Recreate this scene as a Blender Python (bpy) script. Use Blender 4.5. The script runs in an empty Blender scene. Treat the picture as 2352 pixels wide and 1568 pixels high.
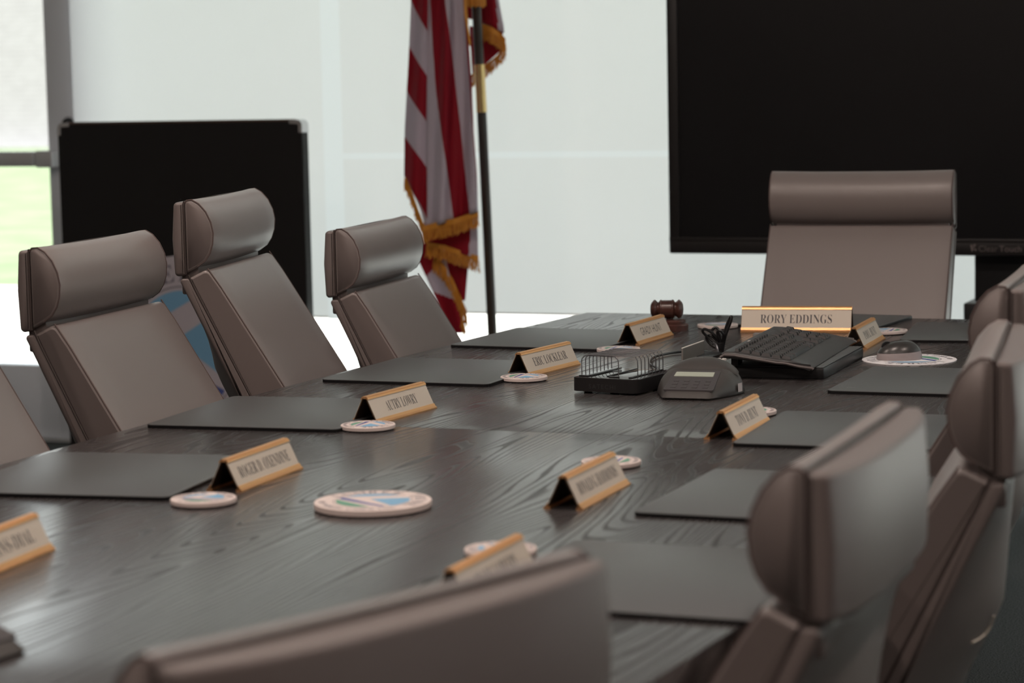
import bpy, bmesh, math, random
from mathutils import Vector, Matrix
random.seed(7)
R = math.radians
PI = math.pi
SC = bpy.context.scene
COL = SC.collection

# ------------------------------------------------------------------ camera
W, H = 2352, 1568
FPX, PITCH, ROLL, EYE, YAW = 5570.0, 0.10813, -0.0207, 1.336, R(22)

def cam_axes():
    f = Vector((0, math.cos(PITCH), -math.sin(PITCH)))
    u = Vector((0, math.sin(PITCH), math.cos(PITCH)))
    x = Vector((1, 0, 0))
    xr = math.cos(ROLL) * x + math.sin(ROLL) * u
    ur = -math.sin(ROLL) * x + math.cos(ROLL) * u
    M = Matrix.Rotation(YAW, 3, 'Z')
    return M @ xr, M @ ur, M @ f

XR, UR, FW = cam_axes()
EYEP = Vector((0, 0, EYE))
cd = bpy.data.cameras.new('camera')
cam = bpy.data.objects.new('camera', cd)
COL.objects.link(cam)
cam.matrix_world = Matrix(((XR.x, UR.x, -FW.x, 0), (XR.y, UR.y, -FW.y, 0), (XR.z, UR.z, -FW.z, EYE), (0, 0, 0, 1)))
cd.sensor_width = 36
cd.lens = FPX / W * 36
cd.clip_start = 0.05
cd.clip_end = 300
cd.dof.use_dof = True
cd.dof.focus_distance = 4.75
cd.dof.aperture_fstop = 5.0
SC.camera = cam

def ray(px, py):
    return FW + XR * ((px - W / 2) / FPX) - UR * ((py - H / 2) / FPX)
def at(px, py, Y):           # the point of a view ray at depth Y into the room
    d = ray(px, py)
    return EYEP + d * (Y / d.y)
def atx(px, py, X):
    d = ray(px, py)
    return EYEP + d * (X / d.x)
def onz(px, py, z=0.75):
    d = ray(px, py)
    return EYEP + d * ((z - EYE) / d.z)

# ------------------------------------------------------------------ sky, sun, exposure
SC.view_settings.view_transform = 'Standard'
SC.view_settings.look = 'None'
SC.view_settings.exposure = 0.38
SC.view_settings.gamma = 1.0
SC.view_settings.use_curve_mapping = False
wd = bpy.data.worlds.new('sky')
SC.world = wd
wd.use_nodes = True
bg = wd.node_tree.nodes['Background']
bg.inputs[0].default_value = (0.95, 0.98, 1.0, 1)
bg.inputs[1].default_value = 2.65
sd = bpy.data.lights.new('sun', 'SUN')
sd.energy = 5.5
sd.angle = R(1.0)
sd.color = (1, 0.96, 0.9)
so = bpy.data.objects.new('sun', sd)
COL.objects.link(so)
so.rotation_euler = (R(32), 0, R(-15))

CEIL = 3.4
LAMP = dict(energy=21, color=(1.0, 0.82, 0.72))

# ------------------------------------------------------------------ materials
def mat(name, col, rough=0.5, metal=0.0, spec=0.5, **kw):
    m = bpy.data.materials.new(name)
    m.use_nodes = True
    b = m.node_tree.nodes['Principled BSDF']
    b.inputs['Base Color'].default_value = (*col, 1)
    b.inputs['Roughness'].default_value = rough
    b.inputs['Metallic'].default_value = metal
    b.inputs['Specular IOR Level'].default_value = spec
    for k, v in kw.items():
        b.inputs[k.replace('_', ' ')].default_value = v
    return m

def nodes(m):
    return m.node_tree.nodes, m.node_tree.links, m.node_tree.nodes['Principled BSDF']

def add_bump(m, scale, strength, dist=0.002, coord='Object', stretch=None, detail=3):
    n, l, b = nodes(m)
    tc = n.new('ShaderNodeTexCoord')
    no = n.new('ShaderNodeTexNoise')
    no.inputs['Scale'].default_value = scale
    no.inputs['Detail'].default_value = detail
    src = tc.outputs[coord]
    if stretch:
        mp = n.new('ShaderNodeMapping')
        mp.inputs['Scale'].default_value = stretch
        l.new(src, mp.inputs[0])
        src = mp.outputs[0]
    l.new(src, no.inputs['Vector'])
    bp = n.new('ShaderNodeBump')
    bp.inputs['Strength'].default_value = strength
    bp.inputs['Distance'].default_value = dist
    l.new(no.outputs['Fac'], bp.inputs['Height'])
    l.new(bp.outputs[0], b.inputs['Normal'])
    return no

def noise_mix(m, scale, c1, c2, lo=0.35, hi=0.65, stretch=None, detail=4):
    n, l, b = nodes(m)
    tc = n.new('ShaderNodeTexCoord')
    no = n.new('ShaderNodeTexNoise')
    no.inputs['Scale'].default_value = scale
    no.inputs['Detail'].default_value = detail
    src = tc.outputs['Object']
    if stretch:
        mp = n.new('ShaderNodeMapping')
        mp.inputs['Scale'].default_value = stretch
        l.new(src, mp.inputs[0])
        src = mp.outputs[0]
    l.new(src, no.inputs['Vector'])
    cr = n.new('ShaderNodeValToRGB')
    cr.color_ramp.elements[0].position = lo
    cr.color_ramp.elements[1].position = hi
    cr.color_ramp.elements[0].color = (*c1, 1)
    cr.color_ramp.elements[1].color = (*c2, 1)
    l.new(no.outputs['Fac'], cr.inputs[0])
    l.new(cr.outputs[0], b.inputs['Base Color'])

M = {}
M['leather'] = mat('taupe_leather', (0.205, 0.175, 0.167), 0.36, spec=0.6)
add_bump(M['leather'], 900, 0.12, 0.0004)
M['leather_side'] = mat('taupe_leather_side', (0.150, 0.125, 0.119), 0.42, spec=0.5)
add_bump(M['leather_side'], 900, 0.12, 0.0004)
M['piping'] = mat('dark_piping', (0.05, 0.036, 0.033), 0.6)
M['stitch'] = mat('stitch_thread', (0.10, 0.07, 0.065), 0.7)
M['metal'] = mat('polished_aluminium', (0.6, 0.6, 0.61), 0.25, 1.0)
M['blackplastic'] = mat('black_plastic', (0.012, 0.012, 0.013), 0.38, spec=0.4)
M['screen'] = mat('dark_screen', (0.006, 0.006, 0.007), 0.32, spec=0.35)
M['bezel'] = mat('screen_bezel', (0.016, 0.014, 0.014), 0.42, spec=0.5)
M['bezelmark'] = mat('bezel_print', (0.16, 0.13, 0.125), 0.5)
M['pad'] = mat('charcoal_desk_pad', (0.070, 0.074, 0.076), 0.42, spec=0.55)
add_bump(M['pad'], 1400, 0.25, 0.0004)
M['padedge'] = mat('black_pad_edge', (0.006, 0.006, 0.007), 0.6, spec=0.2)
M['brass'] = mat('brushed_brass', (0.88, 0.49, 0.23), 0.44, 1.0)
add_bump(M['brass'], 60, 0.08, 0.0003, stretch=(20, 0.6, 20))
M['brass_shaded'] = mat('shaded_brass', (0.075, 0.045, 0.024), 0.4, 0.6)  # brass coloured dark to stand in for the shade inside the nameplates
M['card'] = mat('cream_name_card', (0.56, 0.50, 0.42), 0.45)
M['ink'] = mat('dark_ink', (0.05, 0.048, 0.055), 0.6)
M['ceramic'] = mat('pale_stone', (0.66, 0.57, 0.54), 0.6)
M['paper'] = mat('white_print', (0.82, 0.80, 0.82), 0.5)
M['tan'] = mat('tan_stone', (0.33, 0.21, 0.13), 0.5)
M['felt'] = mat('dark_felt', (0.015, 0.014, 0.02), 0.9)
M['sky_blue'] = mat('print_sky_blue', (0.19, 0.40, 0.60), 0.5)
M['navy'] = mat('print_navy', (0.06, 0.09, 0.30), 0.5)
M['green'] = mat('print_green', (0.10, 0.30, 0.20), 0.5)
M['print_ink'] = mat('print_ink', (0.13, 0.12, 0.15), 0.5)
M['sign_white'] = mat('sign_white', (0.50, 0.46, 0.50), 0.5)
M['phone'] = mat('phone_graphite', (0.045, 0.041, 0.039), 0.5, spec=0.45)
add_bump(M['phone'], 1500, 0.15, 0.0003)
M['phonepanel'] = mat('phone_key_panel', (0.05, 0.045, 0.048), 0.45)
M['lcd'] = mat('lcd_glass', (0.36, 0.40, 0.34), 0.2)
M['sticker'] = mat('white_sticker', (0.5, 0.46, 0.46), 0.5)
M['key'] = mat('key_black', (0.018, 0.017, 0.018), 0.45)
M['keyboard'] = mat('keyboard_dark', (0.04, 0.04, 0.041), 0.45)
M['keyboardrim'] = mat('keyboard_rim', (0.10, 0.085, 0.083), 0.4)
M['hubtop'] = mat('hub_gloss_top', (0.03, 0.03, 0.032), 0.1, spec=1.0)
M['wire'] = mat('grey_wire', (0.14, 0.14, 0.15), 0.3, 0.7)
M['cable'] = mat('black_cable', (0.01, 0.01, 0.011), 0.3, spec=0.5)
M['greycard'] = mat('grey_panel', (0.17, 0.16, 0.15), 0.5)
M['whiteedge'] = mat('white_plastic', (0.75, 0.72, 0.68), 0.4)
M['mouse_side'] = mat('mouse_side_grey', (0.30, 0.26, 0.26), 0.45)
M['mouse_top'] = mat('mouse_top', (0.035, 0.033, 0.032), 0.3)
M['mahogany'] = mat('dark_mahogany', (0.055, 0.022, 0.016), 0.3, spec=0.5)
noise_mix(M['mahogany'], 12, (0.035, 0.014, 0.010), (0.085, 0.034, 0.026), stretch=(1, 6, 6))
M['poledark'] = mat('stained_flagpole', (0.035, 0.027, 0.020), 0.32)
M['gold'] = mat('gold_ferrule', (0.75, 0.55, 0.24), 0.22, 1.0)
M['fringe'] = mat('gold_fringe', (0.62, 0.26, 0.028), 0.6)
M['board'] = mat('black_laminate', (0.013, 0.0125, 0.0125), 0.55, spec=0.25)
M['boardtrim'] = mat('brown_edge_trim', (0.10, 0.06, 0.045), 0.4)
M['alu'] = mat('door_aluminium', (0.80, 0.84, 0.90), 0.45, 0.1)
M['alubar'] = mat('bar_aluminium', (0.62, 0.63, 0.64), 0.35, 0.4)
M['wall'] = mat('painted_wall', (0.42, 0.40, 0.38), 0.9)
M['ceiling'] = mat('ceiling_tile', (0.80, 0.79, 0.78), 0.95)
M['carpet'] = mat('charcoal_carpet', (0.055, 0.060, 0.060), 0.95, spec=0.1)
noise_mix(M['carpet'], 260, (0.02, 0.022, 0.022), (0.11, 0.12, 0.12))
M['concrete'] = mat('pale_concrete', (0.72, 0.70, 0.66), 0.9)
M['brick'] = mat('pale_brick', (0.62, 0.55, 0.52), 0.9)
M['lawn'] = mat('lawn_grass', (0.20, 0.32, 0.08), 0.9, spec=0.1)
noise_mix(M['lawn'], 1.6, (0.17, 0.22, 0.125), (0.26, 0.31, 0.19), 0.35, 0.7, detail=8)
M['lamp_lens'] = mat('downlight_lens', (0.8, 0.7, 0.6), 0.4)
b = M['lamp_lens'].node_tree.nodes['Principled BSDF']
b.inputs['Emission Color'].default_value = (1.0, 0.75, 0.5, 1)
b.inputs['Emission Strength'].default_value = 4.0

def brick_material():
    n, l, b = nodes(M['brick'])
    tc = n.new('ShaderNodeTexCoord')
    mp = n.new('ShaderNodeMapping')
    mp.inputs['Rotation'].default_value = (R(90), 0, 0)
    br = n.new('ShaderNodeTexBrick')
    br.inputs['Scale'].default_value = 2.2
    br.inputs['Color1'].default_value = (0.27, 0.25, 0.26, 1)
    br.inputs['Color2'].default_value = (0.30, 0.28, 0.29, 1)
    br.inputs['Mortar'].default_value = (0.34, 0.33, 0.335, 1)
    l.new(tc.outputs['Object'], mp.inputs[0])
    l.new(mp.outputs[0], br.inputs['Vector'])
    l.new(br.outputs['Color'], b.inputs['Base Color'])
brick_material()

def wood_material():
    m = mat('dark_ash_veneer', (0.05, 0.045, 0.042), 0.4, spec=0.5)
    n, l, b = nodes(m)
    tc = n.new('ShaderNodeTexCoord')
    mp = n.new('ShaderNodeMapping')
    mp.inputs['Scale'].default_value = (3.2, 0.27, 1)
    l.new(tc.outputs['Object'], mp.inputs[0])
    no = n.new('ShaderNodeTexNoise')
    no.inputs['Scale'].default_value = 1.0
    no.inputs['Detail'].default_value = 2.5
    no.inputs['Roughness'].default_value = 0.45
    l.new(mp.outputs[0], no.inputs['Vector'])
    sx = n.new('ShaderNodeSeparateXYZ')
    l.new(tc.outputs['Object'], sx.inputs[0])
    def mth(op, a, b_=None, c=None):
        k = n.new('ShaderNodeMath')
        k.operation = op
        for i, v in enumerate((a, b_, c)):
            if v is None:
                continue
            if isinstance(v, (int, float)):
                k.inputs[i].default_value = v
            else:
                l.new(v, k.inputs[i])
        return k.outputs[0]
    # small waviness along the grain
    mp3 = n.new('ShaderNodeMapping')
    mp3.inputs['Scale'].default_value = (14, 5, 1)
    l.new(tc.outputs['Object'], mp3.inputs[0])
    no3 = n.new('ShaderNodeTexNoise')
    no3.inputs['Scale'].default_value = 1.0
    no3.inputs['Detail'].default_value = 3
    l.new(mp3.outputs[0], no3.inputs['Vector'])
    v = mth('MULTIPLY_ADD', no.outputs['Fac'], 520.0, mth('MULTIPLY', sx.outputs['X'], 330.0))
    v = mth('MULTIPLY_ADD', no3.outputs['Fac'], 3.2, v)
    s = mth('SINE', v)
    mr = n.new('ShaderNodeMapRange')
    mr.interpolation_type = 'SMOOTHSTEP'
    mr.inputs['From Min'].default_value = 0.30
    mr.inputs['From Max'].default_value = 1.0
    l.new(s, mr.inputs['Value'])
    # fine pores
    mp2 = n.new('ShaderNodeMapping')
    mp2.inputs['Scale'].default_value = (420, 9, 1)
    l.new(tc.outputs['Object'], mp2.inputs[0])
    po = n.new('ShaderNodeTexNoise')
    po.inputs['Scale'].default_value = 1.0
    po.inputs['Detail'].default_value = 2
    l.new(mp2.outputs[0], po.inputs['Vector'])
    pr = n.new('ShaderNodeMapRange')
    pr.inputs['From Min'].default_value = 0.52
    pr.inputs['From Max'].default_value = 0.75
    l.new(po.outputs['Fac'], pr.inputs['Value'])
    lines = mth('MULTIPLY_ADD', pr.outputs[0], 0.35, mth('MULTIPLY', mr.outputs[0], 0.75))
    lines = mth('MINIMUM', lines, 1.0)
    mix = n.new('ShaderNodeMix')
    mix.data_type = 'RGBA'
    l.new(lines, mix.inputs[0])
    mix.inputs[6].default_value = (0.056, 0.052, 0.052, 1)
    mix.inputs[7].default_value = (0.017, 0.014, 0.014, 1)
    l.new(mix.outputs[2], b.inputs['Base Color'])
    ro = n.new('ShaderNodeMapRange')
    ro.inputs['To Min'].default_value = 0.21
    ro.inputs['To Max'].default_value = 0.45
    l.new(lines, ro.inputs['Value'])
    l.new(ro.outputs[0], b.inputs['Roughness'])
    sp = n.new('ShaderNodeMapRange')
    sp.inputs['To Min'].default_value = 0.62
    sp.inputs['To Max'].default_value = 0.32
    l.new(lines, sp.inputs['Value'])
    l.new(sp.outputs[0], b.inputs['Specular IOR Level'])
    bp = n.new('ShaderNodeBump')
    bp.inputs['Strength'].default_value = 0.10
    bp.inputs['Distance'].default_value = 0.0002
    bp.invert = True
    l.new(lines, bp.inputs['Height'])
    l.new(bp.outputs[0], b.inputs['Normal'])
    return m
M['wood'] = wood_material()
M['woodedge'] = mat('dark_ash_edge', (0.035, 0.031, 0.029), 0.45)

def shade_material(name, tcol, dcol):
    m = bpy.data.materials.new(name)
    m.use_nodes = True
    n, l = m.node_tree.nodes, m.node_tree.links
    n.clear()
    out = n.new('ShaderNodeOutputMaterial')
    tr = n.new('ShaderNodeBsdfTranslucent')
    di = n.new('ShaderNodeBsdfDiffuse')
    tr.inputs[0].default_value = (*tcol, 1)
    di.inputs[0].default_value = (*dcol, 1)
    tc = n.new('ShaderNodeTexCoord')
    no = n.new('ShaderNodeTexNoise')
    no.inputs['Scale'].default_value = 1.3
    no.inputs['Detail'].default_value = 1.0
    l.new(tc.outputs['Object'], no.inputs['Vector'])
    mr = n.new('ShaderNodeMapRange')
    mr.inputs['To Min'].default_value = 0.97
    mr.inputs['To Max'].default_value = 1.03
    l.new(no.outputs['Fac'], mr.inputs['Value'])
    vm = n.new('ShaderNodeVectorMath')
    vm.operation = 'SCALE'
    vm.inputs[0].default_value = tcol
    l.new(mr.outputs[0], vm.inputs['Scale'])
    l.new(vm.outputs[0], tr.inputs[0])
    ad = n.new('ShaderNodeAddShader')
    l.new(tr.outputs[0], ad.inputs[0])
    l.new(di.outputs[0], ad.inputs[1])
    l.new(ad.outputs[0], out.inputs[0])
    return m
M['shade'] = shade_material('roller_shade_fabric', (0.50, 0.505, 0.505), (0.35, 0.35, 0.35))
M['shadepale'] = shade_material('roller_shade_pale', (0.53, 0.55, 0.56), (0.35, 0.35, 0.35))  # more translucent than the main fabric

def glass_material():
    m = bpy.data.materials.new('window_glass')
    m.use_nodes = True
    n, l = m.node_tree.nodes, m.node_tree.links
    n.clear()
    out = n.new('ShaderNodeOutputMaterial')
    t = n.new('ShaderNodeBsdfTransparent')
    g = n.new('ShaderNodeBsdfGlossy')
    g.inputs['Roughness'].default_value = 0.02
    f = n.new('ShaderNodeFresnel')
    f.inputs[0].default_value = 1.45
    mx = n.new('ShaderNodeMixShader')
    t.inputs[0].default_value = (0.93, 0.95, 0.94, 1)
    l.new(f.outputs[0], mx.inputs[0])
    l.new(t.outputs[0], mx.inputs[1])
    l.new(g.outputs[0], mx.inputs[2])
    l.new(mx.outputs[0], out.inputs[0])
    return m
M['glass'] = glass_material()

def flag_material():
    m = mat('flag_stripes', (0.5, 0.02, 0.04), 0.55, spec=0.3)
    n, l, b = nodes(m)
    uv = n.new('ShaderNodeUVMap')
    uv.uv_map = 'stripe'
    sx = n.new('ShaderNodeSeparateXYZ')
    l.new(uv.outputs[0], sx.inputs[0])
    md = n.new('ShaderNodeMath')
    md.operation = 'FLOORED_MODULO'
    md.inputs[1].default_value = 2.0
    l.new(sx.outputs['X'], md.inputs[0])
    gt = n.new('ShaderNodeMath')
    gt.operation = 'GREATER_THAN'
    gt.inputs[1].default_value = 1.0
    l.new(md.outputs[0], gt.inputs[0])
    mix = n.new('ShaderNodeMix')
    mix.data_type = 'RGBA'
    l.new(gt.outputs[0], mix.inputs[0])
    mix.inputs[6].default_value = (0.62, 0.56, 0.62, 1)
    mix.inputs[7].default_value = (0.36, 0.012, 0.030, 1)
    l.new(mix.outputs[2], b.inputs['Base Color'])
    # thin cloth lets some of the window light through
    tl = n.new('ShaderNodeBsdfTranslucent')
    l.new(mix.outputs[2], tl.inputs[0])
    mx = n.new('ShaderNodeMixShader')
    mx.inputs[0].default_value = 0.35
    out = [k for k in n if k.type == 'OUTPUT_MATERIAL'][0]
    l.new(b.outputs[0], mx.inputs[1])
    l.new(tl.outputs[0], mx.inputs[2])
    l.new(mx.outputs[0], out.inputs[0])
    return m
M['flag'] = flag_material()

# ------------------------------------------------------------------ mesh helpers
class MB:
    """collects vertices and faces, builds ONE mesh object"""
    def __init__(s):
        s.v, s.f, s.m, s.uv = [], [], [], []
    def add(s, vs, fs, mi=0):
        o = len(s.v)
        s.v += [Vector(p) for p in vs]
        s.f += [tuple(i + o for i in f) for f in fs]
        s.m += [mi] * len(fs)
        return s
    def xf(s, mtx):
        s.v = [mtx @ p for p in s.v]
        return s
    def mesh(s, name, mats, sharp=35):
        me = bpy.data.meshes.new(name)
        me.from_pydata([tuple(p) for p in s.v], [], s.f)
        for m in (mats if isinstance(mats, (list, tuple)) else [mats]):
            me.materials.append(m)
        me.polygons.foreach_set('material_index', s.m)
        bm = bmesh.new()
        bm.from_mesh(me)
        bmesh.ops.recalc_face_normals(bm, faces=bm.faces)
        bm.to_mesh(me)
        bm.free()
        me.shade_smooth()
        me.set_sharp_from_angle(angle=R(sharp))
        me.update()
        return me
    def build(s, name, mats, parent=None, sharp=35):
        return link(name, s.mesh(name, mats, sharp), parent)

def link(name, me, parent=None):
    o = bpy.data.objects.new(name, me)
    COL.objects.link(o)
    if parent:
        o.parent = parent
    return o

def thing(name, label, cat, loc=(0, 0, 0), rz=0, group=None):
    o = bpy.data.objects.new(name, None)
    o.empty_display_size = 0.05
    COL.objects.link(o)
    o.location = loc
    o.rotation_euler = (0, 0, rz)
    tag(o, label, cat, group)
    return o

def tag(o, label, cat, group=None):
    o['label'] = label
    o['category'] = cat
    if group:
        o['group'] = group
    return o

def struct(o):
    o['kind'] = 'structure'
    return o

def copy_tree(o, parent=None):
    c = o.copy()
    COL.objects.link(c)
    c.parent = parent
    for ch in list(o.children):
        copy_tree(ch, c)
    return c

def box(x0, x1, y0, y1, z0, z1, bev=0.0, seg=2):
    bm = bmesh.new()
    bmesh.ops.create_cube(bm, size=1)
    for v in bm.verts:
        v.co = Vector((x0 + (v.co.x + .5) * (x1 - x0), y0 + (v.co.y + .5) * (y1 - y0), z0 + (v.co.z + .5) * (z1 - z0)))
    if bev > 0:
        bmesh.ops.bevel(bm, geom=bm.edges[:], offset=bev, segments=seg, affect='EDGES', profile=0.5)
    bm.verts.index_update()
    vs = [v.co.copy() for v in bm.verts]
    fs = [tuple(v.index for v in f.verts) for f in bm.faces]
    bm.free()
    return vs, fs

def prism(poly, z0, z1, bev=0.0):
    """polygon in xy extruded z0..z1, optional small bevel on the top rim"""
    n = len(poly)
    rings = [(0, z0)]
    if bev:
        rings += [(0, z1 - bev), (bev * .3, z1 - bev * .3), (bev, z1)]
    else:
        rings += [(0, z1)]
    vs, fs = [], []
    for ins, z in rings:
        p = inset(poly, ins) if ins else poly
        vs += [(x, y, z) for x, y in p]
    for k in range(len(rings) - 1):
        for i in range(n):
            j = (i + 1) % n
            fs.append((k * n + i, k * n + j, (k + 1) * n + j, (k + 1) * n + i))
    fs.append(tuple(range(n))[::-1])
    fs.append(tuple((len(rings) - 1) * n + i for i in range(n)))
    return vs, fs

def inset(poly, d):
    n = len(poly)
    area = sum(poly[i][0] * poly[(i + 1) % n][1] - poly[(i + 1) % n][0] * poly[i][1] for i in range(n))
    sg = 1 if area > 0 else -1
    out = []
    for i in range(n):
        a, b_, c = Vector(poly[i - 1]), Vector(poly[i]), Vector(poly[(i + 1) % n])
        e1, e2 = (b_ - a), (c - b_)
        if e1.length < 1e-9 or e2.length < 1e-9:
            out.append(tuple(b_))
            continue
        n1 = Vector((-e1.y, e1.x)).normalized() * sg
        n2 = Vector((-e2.y, e2.x)).normalized() * sg
        m = (n1 + n2)
        if m.length < 1e-6:
            m = n1
        m.normalize()
        k = max(0.4, m.dot(n1))
        p = b_ + m * (d / k)
        out.append((p.x, p.y))
    return out

def roundpoly(pts, r, n=5):
    out = []
    N = len(pts)
    rs = r if isinstance(r, (list, tuple)) else [r] * N
    for i in range(N):
        a, b_, c = Vector(pts[i - 1]), Vector(pts[i]), Vector(pts[(i + 1) % N])
        rr = rs[i]
        if rr <= 0:
            out.append(tuple(b_))
            continue
        u, v = (a - b_), (c - b_)
        lu, lv = u.length, v.length
        u.normalize(); v.normalize()
        ang = math.acos(max(-1, min(1, u.dot(v))))
        t = min(rr / math.tan(ang / 2), lu * .48, lv * .48)
        rr = t * math.tan(ang / 2)
        p0, p1 = b_ + u * t, b_ + v * t
        bis = (u + v).normalized()
        cen = b_ + bis * (rr / math.sin(ang / 2))
        a0 = math.atan2(p0.y - cen.y, p0.x - cen.x)
        a1 = math.atan2(p1.y - cen.y, p1.x - cen.x)
        da = (a1 - a0 + PI) % (2 * PI) - PI
        for k in range(n + 1):
            q = a0 + da * k / n
            out.append((cen.x + rr * math.cos(q), cen.y + rr * math.sin(q)))
    return out

def loft_y(prof, hw, er, n=5, mid=2, sag=0.0):
    """profile in (x,z) swept along y from -hw to hw with rounded ends (radius er)"""
    ys = []
    for k in range(n + 1):
        a = PI / 2 * k / n
        ys.append((-hw + er * (1 - math.sin(a)), er * (1 - math.cos(a))))
    ys = ys[::-1]
    full = [(y, i) for y, i in ys]
    for k in range(1, mid):
        full.append((-hw + er + (2 * hw - 2 * er) * k / mid, 0))
    full += [(-y, i) for y, i in ys[::-1]]
    N = len(prof)
    vs, fs = [], []
    for y, i in full:
        p = inset(prof, i) if i > 1e-9 else prof
        vs += [(x, y, z - sag * (1 - (y / hw) ** 2)) for x, z in p]
    for k in range(len(full) - 1):
        for i in range(N):
            j = (i + 1) % N
            fs.append((k * N + i, k * N + j, (k + 1) * N + j, (k + 1) * N + i))
    fs.append(tuple(range(N)))
    fs.append(tuple((len(full) - 1) * N + i for i in range(N))[::-1])
    return vs, fs

def tube(pts, r, n=8, closed=False, cap=True):
    pts = [Vector(p) for p in pts]
    N = len(pts)
    vs, fs = [], []
    up = None
    for i in range(N):
        if closed:
            t = (pts[(i + 1) % N] - pts[i - 1]).normalized()
        else:
            t = (pts[min(i + 1, N - 1)] - pts[max(i - 1, 0)]).normalized()
        if up is None:
            up = t.orthogonal().normalized()
        up = (up - t * up.dot(t))
        if up.length < 1e-6:
            up = t.orthogonal()
        up.normalize()
        sd_ = t.cross(up)
        rr = r[i] if isinstance(r, (list, tuple)) else r
        for k in range(n):
            a = 2 * PI * k / n
            vs.append(pts[i] + up * (rr * math.cos(a)) + sd_ * (rr * math.sin(a)))
    for i in range(N if closed else N - 1):
        j = (i + 1) % N
        for k in range(n):
            q = (k + 1) % n
            fs.append((i * n + k, i * n + q, j * n + q, j * n + k))
    if cap and not closed:
        fs.append(tuple(range(n))[::-1])
        fs.append(tuple((N - 1) * n + k for k in range(n)))
    return vs, fs

def smooth_path(pts, n=6):
    pts = [Vector(p) for p in pts]
    out = []
    for i in range(len(pts) - 1):
        p0, p1, p2, p3 = pts[max(i - 1, 0)], pts[i], pts[i + 1], pts[min(i + 2, len(pts) - 1)]
        for k in range(n):
            t = k / n
            out.append(0.5 * (2 * p1 + (p2 - p0) * t + (2 * p0 - 5 * p1 + 4 * p2 - p3) * t * t + (3 * p1 - p0 - 3 * p2 + p3) * t ** 3))
    out.append(pts[-1])
    return out

def lathe(prof, n=40, axis='Z'):
    vs, fs = [], []
    N = len(prof)
    for k in range(n):
        a = 2 * PI * k / n
        for r_, z in prof:
            if axis == 'Z':
                vs.append((r_ * math.cos(a), r_ * math.sin(a), z))
            else:
                vs.append((z, r_ * math.cos(a), r_ * math.sin(a)))
    for k in range(n):
        q = (k + 1) % n
        for i in range(N - 1):
            fs.append((k * N + i, q * N + i, q * N + i + 1, k * N + i + 1))
    fs.append(tuple(k * N for k in range(n))[::-1])
    fs.append(tuple(k * N + N - 1 for k in range(n)))
    return vs, fs

def text_mesh(body, size, serif=True, align='CENTER', offset=0.0, xscale=1.0, spacing=1.0):
    """flat lettering in the xy plane: list of verts, faces, and its width"""
    c = bpy.data.curves.new('lettering', 'FONT')
    c.body = ''.join(chr(0x1D400 + ord(k) - 65) if (serif and 'A' <= k <= 'Z') else k for k in body)
    c.size = size
    c.offset = offset * size
    c.align_x = align
    c.space_character = spacing
    c.resolution_u = 3
    o = bpy.data.objects.new('lettering', c)
    COL.objects.link(o)
    dg = bpy.context.evaluated_depsgraph_get()
    dg.update()
    me = bpy.data.meshes.new_from_object(o.evaluated_get(dg))
    vs = [Vector((v.co.x * xscale, v.co.y, 0)) for v in me.vertices]
    fs = [tuple(p.vertices) for p in me.polygons]
    bpy.data.objects.remove(o)
    bpy.data.curves.remove(c)
    bpy.data.meshes.remove(me)
    return vs, fs

def frame_mtx(origin, ex, ey, ez):
    return Matrix(((ex[0], ey[0], ez[0], origin[0]), (ex[1], ey[1], ez[1], origin[1]), (ex[2], ey[2], ez[2], origin[2]), (0, 0, 0, 1)))

# ------------------------------------------------------------------ the room
def slab(name, x0, x1, y0, y1, z0, z1, m, bev=0):
    return struct(MB().add(*box(x0, x1, y0, y1, z0, z1, bev)).build(name, m))

RX0, RX1, RY0, RY1 = -6.6, 3.4, -2.6, 7.86
slab('floor', RX0, RX1, RY0, RY1 + .1, -0.12, 0, M['carpet'])
slab('ceiling', RX0 - .2, RX1 + .2, RY0 - .2, RY1 + .25, CEIL, CEIL + 0.2, M['ceiling'])
slab('wall_left', RX0 - .15, RX0, RY0, RY1 + .1, 0, CEIL, M['wall'])
slab('wall_right', RX1, RX1 + .15, RY0, 4.6, 0, CEIL, M['wall'])
slab('wall_rear', RX0 - .15, RX1 + .15, RY0 - .15, RY0, 0, CEIL, M['wall'])

# the glazed end of the room: frames and panes
DX1 = -4.90                                       # right side of the door frame
def window(idx, x0, x1, side=False):
    r = struct(thing('window_%d' % idx, 'aluminium framed window behind roller shades', 'window', (0, 0, 0)))
    for k in ('label', 'category'):
        del r[k]
    fr = MB()
    for a, c in ((x0, x0 + .05), (x1 - .05, x1)):
        fr.add(*box(a, c, 7.90, 7.98, 0, CEIL))
    for a, c in ((0, .08), (CEIL - .1, CEIL)):
        fr.add(*box(x0 + .05, x1 - .05, 7.90, 7.98, a, c))
    fr.build('window_frame', M['alu'], r)
    MB().add(*box(x0 + .05, x1 - .05, 7.935, 7.941, .08, CEIL - .1)).build('window_pane', M['glass'], r)
    if side:                                     # the same unit in the right-hand wall
        r.matrix_basis = Matrix(((0, 1, 0, RX1 - 7.86), (1, 0, 0, 0), (0, 0, 1, 0), (0, 0, 0, 1)))
window(1, -4.86, -1.95)
window(2, -1.95, 0.9)
window(3, 0.9, 3.4)
window(4, 4.6, 7.86, True)

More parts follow.
